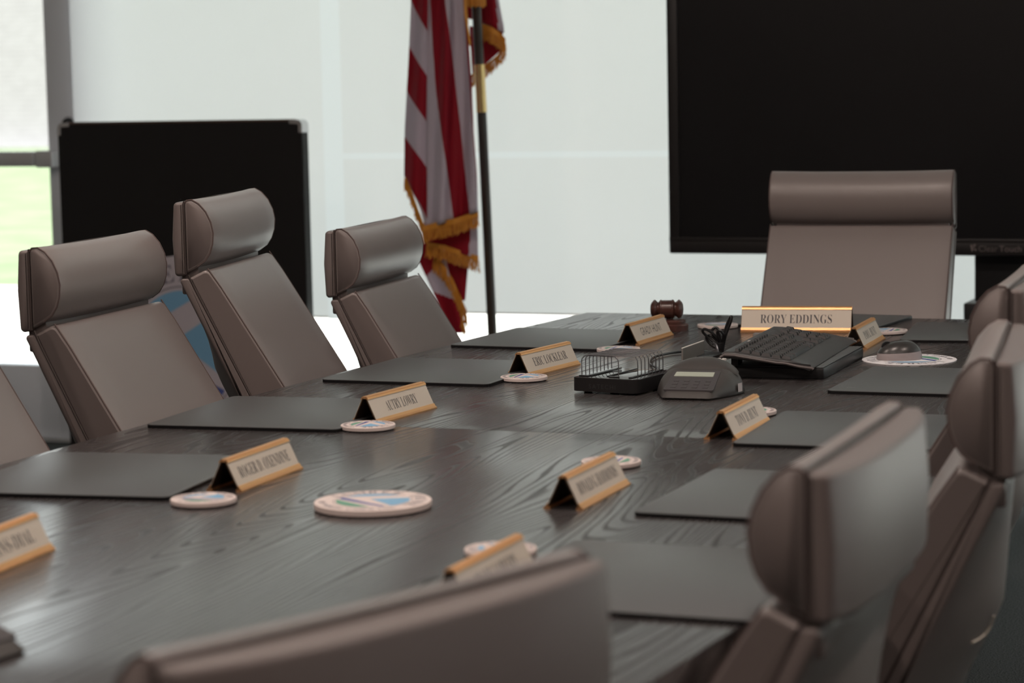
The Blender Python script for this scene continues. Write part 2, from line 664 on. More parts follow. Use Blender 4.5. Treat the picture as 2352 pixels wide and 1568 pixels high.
d = struct(thing('door_1', '', ''))
for k in ('label', 'category'):
    del d[k]
MB().add(*box(-5.02, DX1, 7.82, 7.92, 0, CEIL, .004)).build('door_stile', M['alu'], d)
MB().add(*box(-6.0, -5.92, 7.83, 7.91, 0, CEIL, .004)).build('door_stile', M['alu'], d)
MB().add(*box(-5.92, -5.02, 7.83, 7.91, 0.012, 0.285, .004)).build('bottom_rail', M['alu'], d)
MB().add(*box(-5.92, -5.02, 7.83, 7.91, 2.15, 2.32, .004)).build('top_rail', M['alu'], d)
MB().add(*box(-5.92, -5.02, 7.865, 7.873, 0.285, 2.15)).build('door_pane', M['glass'], d)
MB().add(*box(-5.90, -5.035, 7.735, 7.80, 1.045, 1.10, .004)).build('panic_bar', M['alubar'], d)
MB().add(*box(-5.033, -4.96, 7.745, 7.82, 1.04, 1.103, .006)).build('bar_bracket', M['alubar'], d)
MB().add(*box(-5.95, -5.902, 7.745, 7.83, 1.04, 1.103, .006)).build('bar_bracket', M['alubar'], d)
vs, fs = lathe([(0.0, 0), (.020, 0), (.020, .01), (.012, .03), (0.0, .03)], 20)
mb = MB().add(vs, fs)
mb.xf(Matrix.Translation((-4.925, 7.82, 1.205)) @ Matrix.Rotation(R(90), 4, 'X'))
mb.build('lock_cylinder', M['blackplastic'], d)
slab('wall_back_left', RX0, -6.0, 7.83, 7.98, 0, CEIL, M['wall'])
MB().add(*box(-5.92, -5.02, 7.865, 7.873, 2.32, CEIL - .06)).build('transom_pane', M['glass'], d)
MB().add(*box(-5.92, -5.02, 7.83, 7.91, CEIL - .06, CEIL, .004)).build('top_rail', M['alu'], d)
slab('trim_1', -6.0, -4.90, 7.80, 7.95, 0.0, 0.012, M['alubar'])

# roller shades
def shade(x0, x1, zb, label, pale_bands=(), side=False):
    r = thing('roller_shade', label, 'window shade', (RX1 - .06, (x0 + x1) / 2, 0) if side else ((x0 + x1) / 2, 7.79, 0), R(-90) if side else 0, 'roller shades on the windows')
    cx = (x0 + x1) / 2
    zs = sorted({zb, CEIL - .06} | {z for s in pale_bands for z in s})
    fab = MB()
    for i in range(len(zs) - 1):
        seam = any(abs(zs[i] - s[0]) < 1e-6 for s in pale_bands)  # picks the more translucent band
        fab.add([(x0 - cx, 0, zs[i]), (x1 - cx, 0, zs[i]), (x1 - cx, 0, zs[i + 1]), (x0 - cx, 0, zs[i + 1])], [(0, 1, 2, 3)], 1 if seam else 0)
    fab.build('fabric', [M['shade'], M['shadepale']], r)
    MB().add(*box(x0 - cx, x1 - cx, -.003, .003, zb - .006, zb - .0002, .001)).build('hem_bar', M['whiteedge'], r)
    mb = MB().add(*tube([(x0 - cx, 0.02, CEIL - .045), (x1 - cx, .02, CEIL - .045)], .03, 16))
    mb.build('roller', M['alubar'], r)
PALE_BAND = [(1.062, 1.083)]  # height range of the more translucent fabric band
shade(-4.885, -3.855, 0.50, 'white roller shade between the glass door and the flag, behind the black board')
shade(-3.78, -1.36, 0.525, 'wide white roller shade behind the flag and the left part of the large screen', PALE_BAND)
shade(-1.32, 1.10, 0.525, 'white roller shade behind the right part of the large screen', PALE_BAND)
shade(1.14, 3.36, 0.525, 'white roller shade furthest right on the window wall', PALE_BAND)
shade(4.64, 7.74, 0.5, 'white roller shade on the right-hand wall', (), True)
sb = MB().add([(-3.855, 7.79, .49), (-3.78, 7.79, .49), (-3.78, 7.79, CEIL), (-3.855, 7.79, CEIL)], [(0, 1, 2, 3)]).build('gap_fill_strip', M['shadepale'])  # added strip, paler fabric standing in for light leaking through the gap
tag(sb, 'narrow bright strip standing in for the lit gap between the two left roller shades', 'window strip')

# outdoors
slab('ground_paving', -30, 14, 8.0, 14.2, -0.16, -0.02, M['concrete'])
lw = MB().add(*box(-70, 30, 14.2, 47.6, -0.20, -0.03)).build('lawn', M['lawn'])
tag(lw, 'sunlit green lawn beyond the glass door', 'lawn')
lw['kind'] = 'stuff'
bd = thing('brick_building', 'pale sunlit brick building far beyond the lawn outside the door', 'building', (-32, 48.2, -0.2))
MB().add(*box(-30, 26, 0, 8, -.05, 6)).build('wall', M['brick'], bd)
MB().add(*box(-30.3, 26.3, -.3, 8.3, 6.002, 6.3)).build('roof', M['concrete'], bd)

# recessed ceiling lamps
def downlight(x, y, e=1.0):
    r = thing('ceiling_downlight', 'round recessed warm downlight in the ceiling', 'ceiling lamp', (x, y, CEIL), 0, 'ceiling downlights')
    MB().add(*lathe([(.075, -.004), (.10, -.004), (.10, 0.0), (.075, 0.0)], 32)).build('trim_ring', M['whiteedge'], r)
    MB().add(*lathe([(0.001, -.002), (.074, -.002), (.074, -.001), (.001, -.001)], 32)).build('lens', M['lamp_lens'], r)
    ld = bpy.data.lights.new('lamp', 'AREA')
    ld.shape = 'DISK'
    ld.size = 0.16
    ld.energy = LAMP['energy'] * e
    ld.color = LAMP['color']
    lo = bpy.data.objects.new('lamp', ld)
    COL.objects.link(lo)
    lo.parent = r
    lo.location = (0, 0, -.012)
for x in (-3.2, -1.43, 0.6):
    for y in (0.9, 3.4):
        downlight(x, y)

# ------------------------------------------------------------------ table
TZ, TY0, TY1, TCX = 0.75, 1.80, 5.665, -1.43
TMY = (TY0 + TY1) / 2
def half_w(y):
    return 0.655 + 0.078 * (1 - ((y - TMY) / (TY1 - TMY)) ** 2)
tb = thing('conference_table', 'long dark wood boat-shaped conference table in the middle of the room', 'table', (TCX, TMY, 0))
SEAMY = 3.72 - TMY
def top_half(y0, y1):
    n = 14
    ys = [y0 + (y1 - y0) * k / n for k in range(n + 1)]
    poly = [(half_w(y + TMY), y) for y in ys] + [(-half_w(y + TMY), y) for y in ys[::-1]]
    MB().add(*prism(poly, TZ - .038, TZ, .0008)).build('tabletop', M['wood'], tb, 30)
top_half(TY0 - TMY, SEAMY - .0006)
top_half(SEAMY + .0006, TY1 - TMY)
for y in (-1.15, 1.15):
    MB().add(*box(-.16, .16, y - .35, y + .35, 0, TZ - .039, .006)).build('pedestal', M['woodedge'], tb)

# ------------------------------------------------------------------ chairs
CW, HH, HR = 0.465, 0.126, 0.150
ZN = 1.05
_ch = {}
def chair_meshes():
    hw = CW / 2
    # head roll pad: D shaped section
    dp = [(0.022, -.142), (0.022, -.006)]
    top = [(0.026, 0.001), (0.038, 0.002), (.052, -.006), (.066, -.022), (.076, -.043), (.080, -.064), (.078, -.086), (.072, -.104), (.062, -.119), (.046, -.130)]
    prof = roundpoly(dp, 0) + top
    mb = MB().add(*loft_y(prof, hw, .006, 4, 8, .003))
    _ch['headrest'] = mb.mesh('headrest', M['leather'], 50)
    # end caps, slightly darker inset panels
    cap = inset(prof, .0025)
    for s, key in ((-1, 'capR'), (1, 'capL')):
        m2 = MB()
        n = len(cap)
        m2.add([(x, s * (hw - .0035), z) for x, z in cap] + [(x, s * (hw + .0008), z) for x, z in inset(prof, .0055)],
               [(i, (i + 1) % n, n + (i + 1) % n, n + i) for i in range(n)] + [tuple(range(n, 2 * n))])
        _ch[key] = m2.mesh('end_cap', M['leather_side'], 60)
    for s, key in ((-1, 'hpipeR'), (1, 'hpipeL')):
        edge = inset(prof, .001)[1:]
        _ch[key] = MB().add(*tube([(x, s * (hw - .0012), z) for x, z in edge], .0014, 6)).mesh('piping', M['stitch'])
    # rear panel of the headrest
    sp = roundpoly([(0.0, -HR), (-.003, -HR * .5), (0.002, -.004), (.021, -.004), (.021, -HR + .004)], [.008, 0, .008, .004, .004])
    hs_ = MB().add(*loft_y(sp, hw + .001, .006, 4, 30, .003))
    for p in hs_.v:
        if p.x < .012:
            p.x -= .020 * (1 - (p.y / (hw + .001)) ** 4)
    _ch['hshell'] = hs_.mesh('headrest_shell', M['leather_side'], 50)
    loop = [(.0215, s * (hw + .0006), z) for s, z in ((-1, -HR + .006), (-1, -.10), (-1, -.05), (-1, -.003))] + [(.0215, 0, -.0022)] + \
        [(.0215, s * (hw + .0006), z) for s, z in ((1, -.003), (1, -.05), (1, -.10), (1, -HR + .006))]
    _ch['hseam'] = MB().add(*tube(loop, .0016, 6)).mesh('seam', M['piping'])
    _ch['bracket'] = MB().add(*box(.008, .044, -hw + .012, hw - .012, -.185, -.11, .004)).mesh('bracket', M['leather_side'])
    # back: shell line
    def xb(z):          # rear line, z relative to top
        t = max(0, -HR - z)
        return 0.004 + (.50 * t if t < .30 else .50 * .30 + .30 * (t - .30) - .1 * (t - .3) ** 2)
    zs = [-.153 - (.60 - .153) * k / 14 for k in range(15)]
    rear = [(xb(z), z) for z in zs]
    front = [(xb(z) + .022, z) for z in zs]
    sp = roundpoly(rear + front[::-1], [.006] + [0] * 13 + [.004] + [.004] + [0] * 13 + [.004])
    shell = MB().add(*loft_y(sp, hw + .0015, .004, 3, 14))
    def bulge(p):            # the rear skin swells out in the middle, more towards the seat
        xr_ = xb(p.z)
        if p.x < xr_ + .008:
            t = max(0.0, -HR - p.z)
            p.x -= min(.42 * t, .085) * (1 - (p.y / (hw + .002)) ** 2) if t > 0 else 0
        return p
    shell.v = [bulge(p) for p in shell.v]
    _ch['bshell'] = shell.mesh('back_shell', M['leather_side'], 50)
    th = lambda z: .050 + .030 * min(1, (-.15 - z) / .25)
    zf = [-.146 - (.57 - .146) * k / 14 for k in range(15)]
    cf = [(xb(z) + .023 + th(z), z + .004) for z in zf]
    cb = [(xb(z) + .0225, z - .006) for z in zf]
    cf[0] = (xb(zf[0]) + .062, -.133)
    sp = cb + cf[::-1]
    prof2 = roundpoly(sp, [.004] + [0] * 13 + [.01] + [.02] + [0] * 13 + [.014])
    _ch['cushion'] = MB().add(*loft_y(prof2, hw, .006, 4, 8)).mesh('back_cushion', M['leather'], 55)
    for s, key in ((-1, 'R'), (1, 'L')):
        _ch['bstitch' + key] = MB().add(*tube([(x - .0012, s * (hw - .0018), z) for x, z in cf[0:]], .0015, 6)).mesh('stitching', M['stitch'])
        _ch['bpipe' + key] = MB().add(*tube([(xb(z) + .0225, s * (hw + .0002), z) for z in zf], .0017, 6)).mesh('piping', M['piping'])
    # side panels of the cushion are a little darker
    for s, key in ((-1, 'sideR'), (1, 'sideL')):
        m2 = MB()
        p1, p2 = inset(prof2, .003), inset(prof2, .0055)
        n = len(p1)
        m2.add([(x, s * (hw - .004), z) for x, z in p1] + [(x, s * (hw + .0008), z) for x, z in p2],
               [(i, (i + 1) % n, n + (i + 1) % n, n + i) for i in range(n)] + [tuple(range(n, 2 * n))])
        _ch[key] = m2.mesh('side_panel', M['leather_side'], 60)
    # seat
    sx = xb(-.58)
    prof3 = roundpoly([(sx + .03, -.655), (sx + .03, -.585), (sx + .25, -.572), (sx + .50, -.578), (sx + .52, -.63), (sx + .46, -.66)], .022)
    _ch['seat'] = MB().add(*loft_y(prof3, hw + .01, .018, 4, 6)).mesh('seat', M['leather'], 55)
    _ch['sx'] = sx
    cx = sx + .26
    _ch['plate'] = MB().add(*box(cx - .11, cx + .11, -.09, .09, -.70, -.662, .008)).mesh('seat_plate', M['blackplastic'])
    _ch['column'] = MB().add(*lathe([(.0, 0), (.032, 0), (.032, .62), (.022, .621), (.022, 1), (0, 1)], 24)).mesh('gas_column', M['metal'])
    arm = MB()
    for k in range(5):
        a = 2 * PI * k / 5 + .3
        ca, sa = math.cos(a), math.sin(a)
        arm.add(*tube([(cx + ca * .03, sa * .03, .105), (cx + ca * .13, sa * .13, .092), (cx + ca * .235, sa * .235, .070)], [.024, .019, .013], 10))
    arm.add(*lathe([(0.0, .07), (.042, .07), (.042, .12), (.036, .128), (0, .128)], 24))
    arm.v[-24 * 5:] = [p + Vector((cx, 0, 0)) for p in arm.v[-24 * 5:]]
    _ch['base'] = arm.mesh('star_base', M['metal'])
    cs = MB()
    for yy in (-.014, .008):
        cs.add(*lathe([(0.0, yy), (.026, yy), (.029, yy + .003), (.029, yy + .007), (.026, yy + .01), (0.0, yy + .01)], 20, 'X'))
    cs.add(*box(-.012, .012, -.004, .004, 0.0, .04, .002))
    cs.v = [p + Vector((0, 0, .029)) for p in cs.v]
    _ch['caster'] = cs.mesh('caster', M['blackplastic'])
    _ch['cx'] = cx
chair_meshes()

def chair(x, y, yaw, zt, label):
    r = thing('conference_chair', label, 'chair', (x, y, 0), yaw, 'leather boardroom chairs')
    def part(name, key, parent, z=None):
        o = link(name, _ch[key], parent)
        if parent is r:
            o.location = (0, 0, zt if z is None else z)
        return o
    h = part('headrest', 'headrest', r)
    for key in ('capR', 'capL'):
        part('end_cap', key, h)
    for key in ('hpipeR', 'hpipeL'):
        part('piping', key, h)
    part('bracket', 'bracket', r)
    hs = part('headrest_shell', 'hshell', r)
    part('seam', 'hseam', hs)
    b_ = part('back_cushion', 'cushion', r)
    for key in ('sideR', 'sideL'):
        part('side_panel', key, b_)
    for key in ('bstitchR', 'bstitchL'):
        part('stitching', key, b_)
    bs = part('back_shell', 'bshell', r)
    for key in ('bpipeR', 'bpipeL'):
        part('piping', key, bs)
    part('seat', 'seat', r)
    part('seat_plate', 'plate', r)
    c = part('gas_column', 'column', r, .10)
    c.location.x = _ch['cx']
    c.scale.z = (zt - .70) - .10
    part('star_base', 'base', r, 0)
    for k in range(5):
        a = 2 * PI * k / 5 + .3
        o = part('caster', 'caster', r, 0)
        o.location = (_ch['cx'] + math.cos(a) * .222, math.sin(a) * .222, 0)
        o.rotation_euler.z = a + 1.2
    return r

chair(-2.43, 3.235, R(5), 1.06, 'taupe leather chair cut off by the left photo edge, only its back edge showing')
chair(-2.42, 3.848, R(6.4), 1.057, 'taupe leather boardroom chair left of the table whose headrest overlaps the bright glass door')
chair(-2.432, 4.371, R(12.5), 1.112, 'tallest taupe leather boardroom chair left of the table, its headrest before the black board')
chair(-2.362, 4.939, R(6.9), 1.019, 'taupe leather boardroom chair left of the table next to the striped flag')
chair(-1.476, 6.073, R(-86), 1.084, 'taupe leather boardroom chair at the far table end facing the camera, before the large screen')
ch_r1 = chair(-0.571, 2.411, R(181.5), 0.968, 'large blurred taupe leather chair right of the table, seen from behind, nearest on that side')
ch_r2 = chair(-0.563, 3.162, R(188), 0.985, 'taupe leather chair second on the right side, cut by the right photo edge')
chair(-0.628, 3.70, R(184), 1.025, 'taupe leather chair third on the right side, mostly hidden at the photo edge')
chair(-0.747, 1.636, R(160), 0.943, 'very blurred taupe leather chair back across the bottom of the photo, closest to the camera')

# ------------------------------------------------------------------ desk pads
def pad(near, yaw, label, sgn=1, w=.378, dpt=.356, mark=False):
    """near = near corner on the -x side; local x towards +x, local y away"""
    r = thing('desk_pad', label, 'desk pad', (near[0], near[1], TZ), yaw, 'charcoal desk pads on the table')
    poly = roundpoly([(0, 0), (dpt, 0), (dpt, w), (0, w)], .014, 5)
    MB().add(*prism(poly, 0.0, .0052)).build('pad_base', M['padedge'], r)
    MB().add(*prism(inset(poly, .0004), .00525, .0066, .0008)).build('pad_surface', M['pad'], r)
    if mark:
        e = MB()
        e.add(*box(.028, .040, .050, .0512, .00662, .0068))
        e.add(*box(.028, .0292, .044, .050, .00662, .0068))
        e.add(*box(.040, .0412, .050, .057, .00662, .0068))
        e.build('corner_mark', M['greycard'], r)
    return r
pad((-2.139, 3.598), R(4.7), 'charcoal desk pad in front of the left chair before the glass door')
pad((-2.121, 4.240), R(0.4), 'charcoal desk pad in front of the tallest left chair')
pad((-2.115, 4.863), R(-2.2), 'charcoal desk pad in front of the left chair beside the flag')
pad((-2.079, 2.915), R(7.5), 'charcoal desk pad cut by the left photo edge, nearest of the left row')
pad((-1.102, 3.642), R(2.6), 'charcoal desk pad on the right side, third from the camera, behind the large blurred headrest')
pad((-1.054, 3.024), R(-.2), 'charcoal desk pad on the right side beside the round white coaster, second from the camera')
pad((-1.118, 4.296), R(.2), 'charcoal desk pad with a small corner mark, in front of the round mouse mat', mark=True)
pad((-1.060, 2.445), R(0.0), 'charcoal desk pad nearest the camera on the right side of the table')
pad((-1.178, 5.150), R(6.4), 'charcoal desk pad at the far right of the table behind the mouse')
pad((-1.678, 5.405), R(-5.2), 'charcoal desk pad at the far table end behind the large nameplate', w=.30, dpt=.392)

# ------------------------------------------------------------------ emblem (round printed seal), radius 1
def arc(a0, a1, r_, n=16):
    return [(r_ * math.cos(R(a0 + (a1 - a0) * k / n)), r_ * math.sin(R(a0 + (a1 - a0) * k / n))) for k in range(n + 1)]
def build_emblem():
    mb = MB()
    def poly(p, mi):
        mb.add([(x, y, 0) for x, y in p], [tuple(range(len(p)))], mi)
    r_ = .63
    poly(arc(162, 66, r_), 0)                                          # crescent
    poly([(-.10, .11)] + arc(-36, 40, .63)[0:], 0)                     # wide sector
    poly([(-.62, .13), (-.628, -.035), (.10, -.38), (.40, -.50), (.44, -.45), (.10, -.28)], 1)
    poly(arc(190, 290, r_), 2)
    # ring line
    a, c = arc(60, 410, .665, 70), arc(60, 410, .678, 70)
    for i in range(70):
        poly([a[i], a[i + 1], c[i + 1], c[i]], 3)
    def ring_text(s, a0, a1, rb, size, inward=False):
        for k, ch in enumerate(s):
            if ch == ' ':
                continue
            t = a0 + (a1 - a0) * (k + .5) / len(s)
            vs, fs = text_mesh(ch, size, ch != '*', 'CENTER')
            an = R(t)
            if not inward:
                ex, ey = (math.sin(an), -math.cos(an)), (math.cos(an), math.sin(an))
            else:
                ex, ey = (-math.sin(an), math.cos(an)), (-math.cos(an), -math.sin(an))
            o = (rb * math.cos(an), rb * math.sin(an))
            mb.add([(o[0] + ex[0] * v.x + ey[0] * v.y, o[1] + ex[1] * v.x + ey[1] * v.y, 0) for v in vs], fs, 3)
    ring_text('LUMBEE TRIBE', 172, -22, .725, .27)
    ring_text('OF NORTH CAROLINA', 202, 320, .915, .17, True)
    return mb
EMB = build_emblem()
EMB_MATS = [M['sky_blue'], M['navy'], M['green'], M['print_ink']]
def emblem(parent, rad, z, rot, mtx=None):
    mb = MB()
    mb.v, mb.f, mb.m = [p.copy() for p in EMB.v], list(EMB.f), list(EMB.m)
    T = Matrix.Translation((0, 0, z)) @ Matrix.Rotation(rot, 4, 'Z') @ Matrix.Diagonal((rad, rad, 1, 1))
    mb.xf(mtx @ T if mtx else T)
    return mb.build('printed_emblem', EMB_MATS, parent)

def coaster(x, y, rad, rot, label, m='ceramic', th=.0085, group='round coasters on the table'):
    r = thing('coaster', label, 'coaster', (x, y, TZ), 0, group)
    MB().add(*lathe([(0.001, 0), (rad - .003, 0), (rad - .003, .0015), (.001, .0015)], 56)).build('felt_base', M['felt'], r)
    MB().add(*lathe([(0.001, .0016), (rad - .001, .0016), (rad, .0026), (rad, th - .001), (rad - .001, th), (.001, th)], 64)).build('disc', M[m], r)
    emblem(r, rad, th + .0002, rot)
    return r
coaster(-1.669, 2.960, .0465, R(35), 'round white coaster at the corner of the nearest left desk pad')
coaster(-1.754, 3.682, .0465, R(-60), 'round white coaster beside the desk pad second from the camera in the left row')
coaster(-1.738, 4.360, .0460, R(-60), 'round white coaster left of the wire charging rack, third in the left row')
coaster(-1.718, 4.858, .0465, R(-60), 'round white coaster behind the wire charging rack')
coaster(-1.224, 3.420, .0455, R(120), 'round white coaster partly behind the nameplate in the middle of the right row')
coaster(-1.655, 5.372, .0475, R(20), 'round white coaster left of the large front-facing nameplate')
coaster(-1.126, 2.735, .0450, R(100), 'round white coaster mostly hidden by the nameplate nearest the camera on the right')
coaster(-1.175, 4.000, .0450, R(120), 'round white coaster peeking from behind the right nameplate beside the speakerphone')
coaster(-1.245, 5.325, .0460, R(120), 'round white coaster between the far right nameplate and the far desk pads')
coaster(-1.405, 5.140, .042, R(0), 'tan round coaster behind the keyboard, before the large nameplate', 'tan')
coaster(-1.421, 2.992, .0815, R(0), 'large round white printed disc alone in the middle of the table', 'ceramic', .0105, None)

# ------------------------------------------------------------------ nameplates
def nameplate(p0, p1, text, label, L=.215, s=1.0, serif=True, tw=.62, shift=0.0, th=.0185):
    """p0,p1: near and far end of the front foot"""
    p0, p1 = Vector((p0[0], p0[1], 0)), Vector((p1[0], p1[1], 0))
    dv = (p1 - p0).normalized()
    yaw = math.atan2(-dv.x, dv.y)
    X = Vector((math.cos(yaw), math.sin(yaw), 0))
    c = (p0 + p1) / 2 - X * (.026 * s)
    r = thing('nameplate', label, 'nameplate', (c.x, c.y, TZ), yaw, 'brass desk nameplates')
    hl = L / 2
    ht, fx = .046, .0225
    def ex(poly, mb, y0=-hl, y1=hl):
        n = len(poly)
        mb.add([(x * s, y0, z * s) for x, z in poly] + [(x * s, y1, z * s) for x, z in poly],
               [(i, (i + 1) % n, n + (i + 1) % n, n + i) for i in range(n)] + [tuple(range(n))[::-1], tuple(range(n, 2 * n))])
    fr = MB()
    for g in (1, -1):
        leg = MB()
        a, b_ = Vector((g * .0030, ht - .002)), Vector((g * fx, .003))
        t = (b_ - a).normalized()
        nrm = Vector((-t.y, t.x)) * g
        nrm = nrm if nrm.x * g > 0 else -nrm
        w = .0009
        ex([a - nrm * w, b_ - nrm * w, b_ + nrm * w, a + nrm * w], leg)
        leg.build('side_plate', M['brass_shaded'], r, 40)
        q = a + t * .0038                      # retaining lip at the top
        ex([a + nrm * w, q + nrm * w, q + nrm * .0032, a + nrm * .0030], fr)
        q = b_ - t * .0052                     # lip at the bottom
        ex([q + nrm * w, q + nrm * .0026, b_ + nrm * .0034, b_ + nrm * w], fr)
        ex([(g * (fx - .004), .0), (g * (fx + .006), 0.0), (g * (fx + .0062), .0022), (g * (fx + .003), .0044), (g * (fx - .003), .0040)], fr)
    ex([(-.0044, ht - .003), (.0044, ht - .003), (.0048, ht), (.0026, ht + .0014), (0, ht + .0007), (-.0026, ht + .0014), (-.0048, ht)], fr)
    fr.build('frame', M['brass'], r, 40)
    a, b_ = Vector((.0030, ht - .002)), Vector((fx, .003))
    t = (b_ - a).normalized()
    nrm = Vector((-t.y, t.x))
    nrm = nrm if nrm.x > 0 else -nrm
    for g in (1, -1):
        cd_ = MB()
        w0, w1 = .0010, .0019
        q0, q1 = a + t * .003, b_ - t * .0042
        pts = [q0 + nrm * w0, q1 + nrm * w0, q1 + nrm * w1, q0 + nrm * w1]
        n = 4
        P = [(g * p.x, p.y) for p in pts]
        ex(P, cd_, -hl + .0006, hl - .0006)
        cd_.build('name_card', M['card'], r, 20)
    # lettering on the +x face
    vs, fs = text_mesh(text, th * s / .70, serif, 'CENTER', -.010 if serif else -.010)
    wd_ = max(v.x for v in vs) - min(v.x for v in vs)
    k = tw * L / wd_
    mid = (a + t * .003 + b_ - t * .0042) / 2 + nrm * .0021
    up = -t
    lt = MB()
    for v in vs:
        v.x *= k
        v.y -= th * s * .5
    lt.add([((mid.x * s + up.x * v.y), v.x + shift, (mid.y * s + up.y * v.y)) for v in vs], fs)
    me = bpy.data.meshes.new('lettering')
    me.from_pydata([tuple(p) for p in lt.v], [], lt.f)
    me.materials.append(M['ink'])
    link('lettering', me, r)
    return r

nameplate((-1.663, 3.058), (-1.673, 3.273), 'ROGER D. OXENDINE', 'brass nameplate second from the left photo edge, behind the nearest small coaster', tw=.80)
nameplate((-1.760, 3.744), (-1.747, 3.944), 'AUTRY LOWRY', 'brass nameplate third from the left photo edge, behind a white coaster', tw=.52)
nameplate((-1.745, 4.422), (-1.722, 4.618), 'ERIC LOCKLEAR', 'brass nameplate left of the wire charging rack', tw=.66)
nameplate((-1.716, 4.985), (-1.708, 5.200), 'GRADY HUNT', 'brass nameplate in front of the wooden gavel', serif=False, tw=.58)
nameplate((-1.136, 3.049), (-1.142, 3.267), 'RONALD G. HAMMONDS', 'brass nameplate in the middle of the right row, before a white coaster', tw=.78)
nameplate((-1.113, 3.706), (-1.118, 3.927), 'TONY D. HUNT', 'brass nameplate right of the speakerphone', tw=.58)
nameplate((-1.575, 5.287), (-1.326, 5.324), 'RORY EDDINGS', 'large brass nameplate facing the camera at the far end of the table', L=.25, s=1.2, tw=.65, th=.0180)
nameplate((-1.215, 5.002), (-1.226, 5.220), 'PAM L. HUNT', 'brass nameplate between the keyboard and the far right desk pad', tw=.58)
nameplate((-1.668, 2.394), (-1.690, 2.606), 'COLLINS-DIAL', 'brass nameplate cut off by the left photo edge', tw=.74, shift=-.004)
p = onz(1037, 1352)
nameplate((-1.034, 2.425), (-1.038, 2.640), 'FRANK LOWERY', 'brass nameplate partly hidden by the blurred chair back in the foreground', tw=.60)

# ------------------------------------------------------------------ speakerphone
def phone(x, y, yaw, label):
    r = thing('conference_phone', label, 'speakerphone', (x, y, TZ), yaw)
    NT, NR = 72, 18
    def outl(a):
        # outline point in direction a
        c, s_ = math.cos(a), math.sin(a)
        # superellipse back, trapezoid front
        best = 9
        for (nx, ny, dd) in ((0, -1, .094), (math.cos(R(-22)), math.sin(R(-22)), .077), (-math.cos(R(-22)), math.sin(R(-22)), .077)):
            k = nx * c + ny * s_
            if k > 1e-6:
                best = min(best, dd / k)
        e = 1 / math.sqrt((c / .084) ** 2 + ((s_) / .100) ** 2)
        if s_ < -.2:
            e = 9
        q = 14
        return (best ** -q + e ** -q) ** (-1 / q)
    def hgt(px, py):
        s1 = .011 + (py + .094) * .36
        s2 = .061 - 5.2 * px * px - 2.6 * (py - .03) ** 2
        k = .006
        h = max(k - abs(s1 - s2), 0) / k
        return min(s1, s2) - h * h * k * .25
    vs, fs = [], []
    for j in range(NR + 1):
        t = (j / NR) ** .75
        for i in range(NT):
            a = 2 * PI * i / NT
            o = outl(a)
            px, py = o * t * math.cos(a), o * t * math.sin(a)
            z = hgt(px, py) * (1 - t ** 12) ** .6 if t < 1 else .004
            z = max(z, .004)
            vs.append((px, py, z))
    for j in range(NR):
        for i in range(NT):
            k = (i + 1) % NT
            fs.append((j * NT + i, j * NT + k, (j + 1) * NT + k, (j + 1) * NT + i))
    o = len(vs)
    for i in range(NT):
        a = 2 * PI * i / NT
        vs.append((outl(a) * .96 * math.cos(a), outl(a) * .96 * math.sin(a), 0))
    for i in range(NT):
        k = (i + 1) % NT
        fs.append((NR * NT + i, NR * NT + k, o + k, o + i))
    fs.append(tuple(o + i for i in range(NT)))
    MB().add(vs, fs).build('body', M['phone'], r, 60)
    # speaker hood: lens-shaped raised cap
    vs, fs = [], []
    n = 24
    for i in range(n + 1):
        u = -1 + 2 * i / n
        px = .072 * u
        y0 = .000 + .012 * u * u
        y1 = .082 * math.sqrt(max(0, 1 - u * u)) * .9 + .012 * u * u
        for j in range(11):
            q = j / 10
            py = y0 + (y1 - y0) * q
            z = hgt(px, py) + .0050 * math.sqrt(max(0, 1 - u ** 4)) * (math.sin(PI * min(1, q * 1.0)) ** .5 if 0 < q < 1 else 0) - .0006
            vs.append((px, py, z))
    for i in range(n):
        for j in range(10):
            a = i * 11 + j
            fs.append((a, a + 11, a + 12, a + 1))
    MB().add(vs, fs).build('speaker_hood', M['phone'], r, 60)
    def onface(poly, off):
        return [(px, py, .011 + (py + .094) * .36 + off) for px, py in poly]
    P = roundpoly([(-.047, -.080), (.047, -.080), (.044, -.006), (-.044, -.006)], .004, 4)
    n = len(P)
    fpan = MB().add(onface(P, .0012) + onface(P, -.002), [tuple(range(n))] + [(i, n + i, n + (i + 1) % n, (i + 1) % n) for i in range(n)])
    pn = fpan.build('key_panel', M['phonepanel'], r, 20)
    Q = [(-.039, -.030), (.035, -.030), (.034, -.014), (-.038, -.014)]
    MB().add(onface(Q, .0022) + onface(Q, .0010), [(0, 1, 2, 3), (0, 4, 5, 1), (1, 5, 6, 2), (2, 6, 7, 3), (3, 7, 4, 0)]).build('display', M['lcd'], pn)
    for row in range(3):
        for cidx in range(4):
            kx, ky = -.030 + cidx * .020, -.070 + row * .012
            K = [(kx - .005, ky - .003), (kx + .005, ky - .003), (kx + .005, ky + .003), (kx - .005, ky + .003)]
            MB().add(onface(K, .0018) + onface(K, .0008), [(0, 1, 2, 3), (0, 4, 5, 1), (1, 5, 6, 2), (2, 6, 7, 3), (3, 7, 4, 0)]).build('button', M['phonepanel'], pn)
    st = MB()
    vs = []
    for i in range(5):
        a = R(-8 + 3.0 * i)
        q = outl(a) * 1.004
        vs += [(q * math.cos(a), q * math.sin(a), .006), (q * math.cos(a) * .994, q * math.sin(a) * .994, .022)]
    st.add(vs, [(2 * i, 2 * i + 2, 2 * i + 3, 2 * i + 1) for i in range(4)])
    st.build('sticker', M['sticker'], r)
    return r
phone(-1.345, 4.245, R(3), 'dark grey conference speakerphone with a pale display right of the wire rack')
phone(-1.504, 2.077, R(83), 'dark wedge-shaped speakerphone cut off at the lower left photo edge')
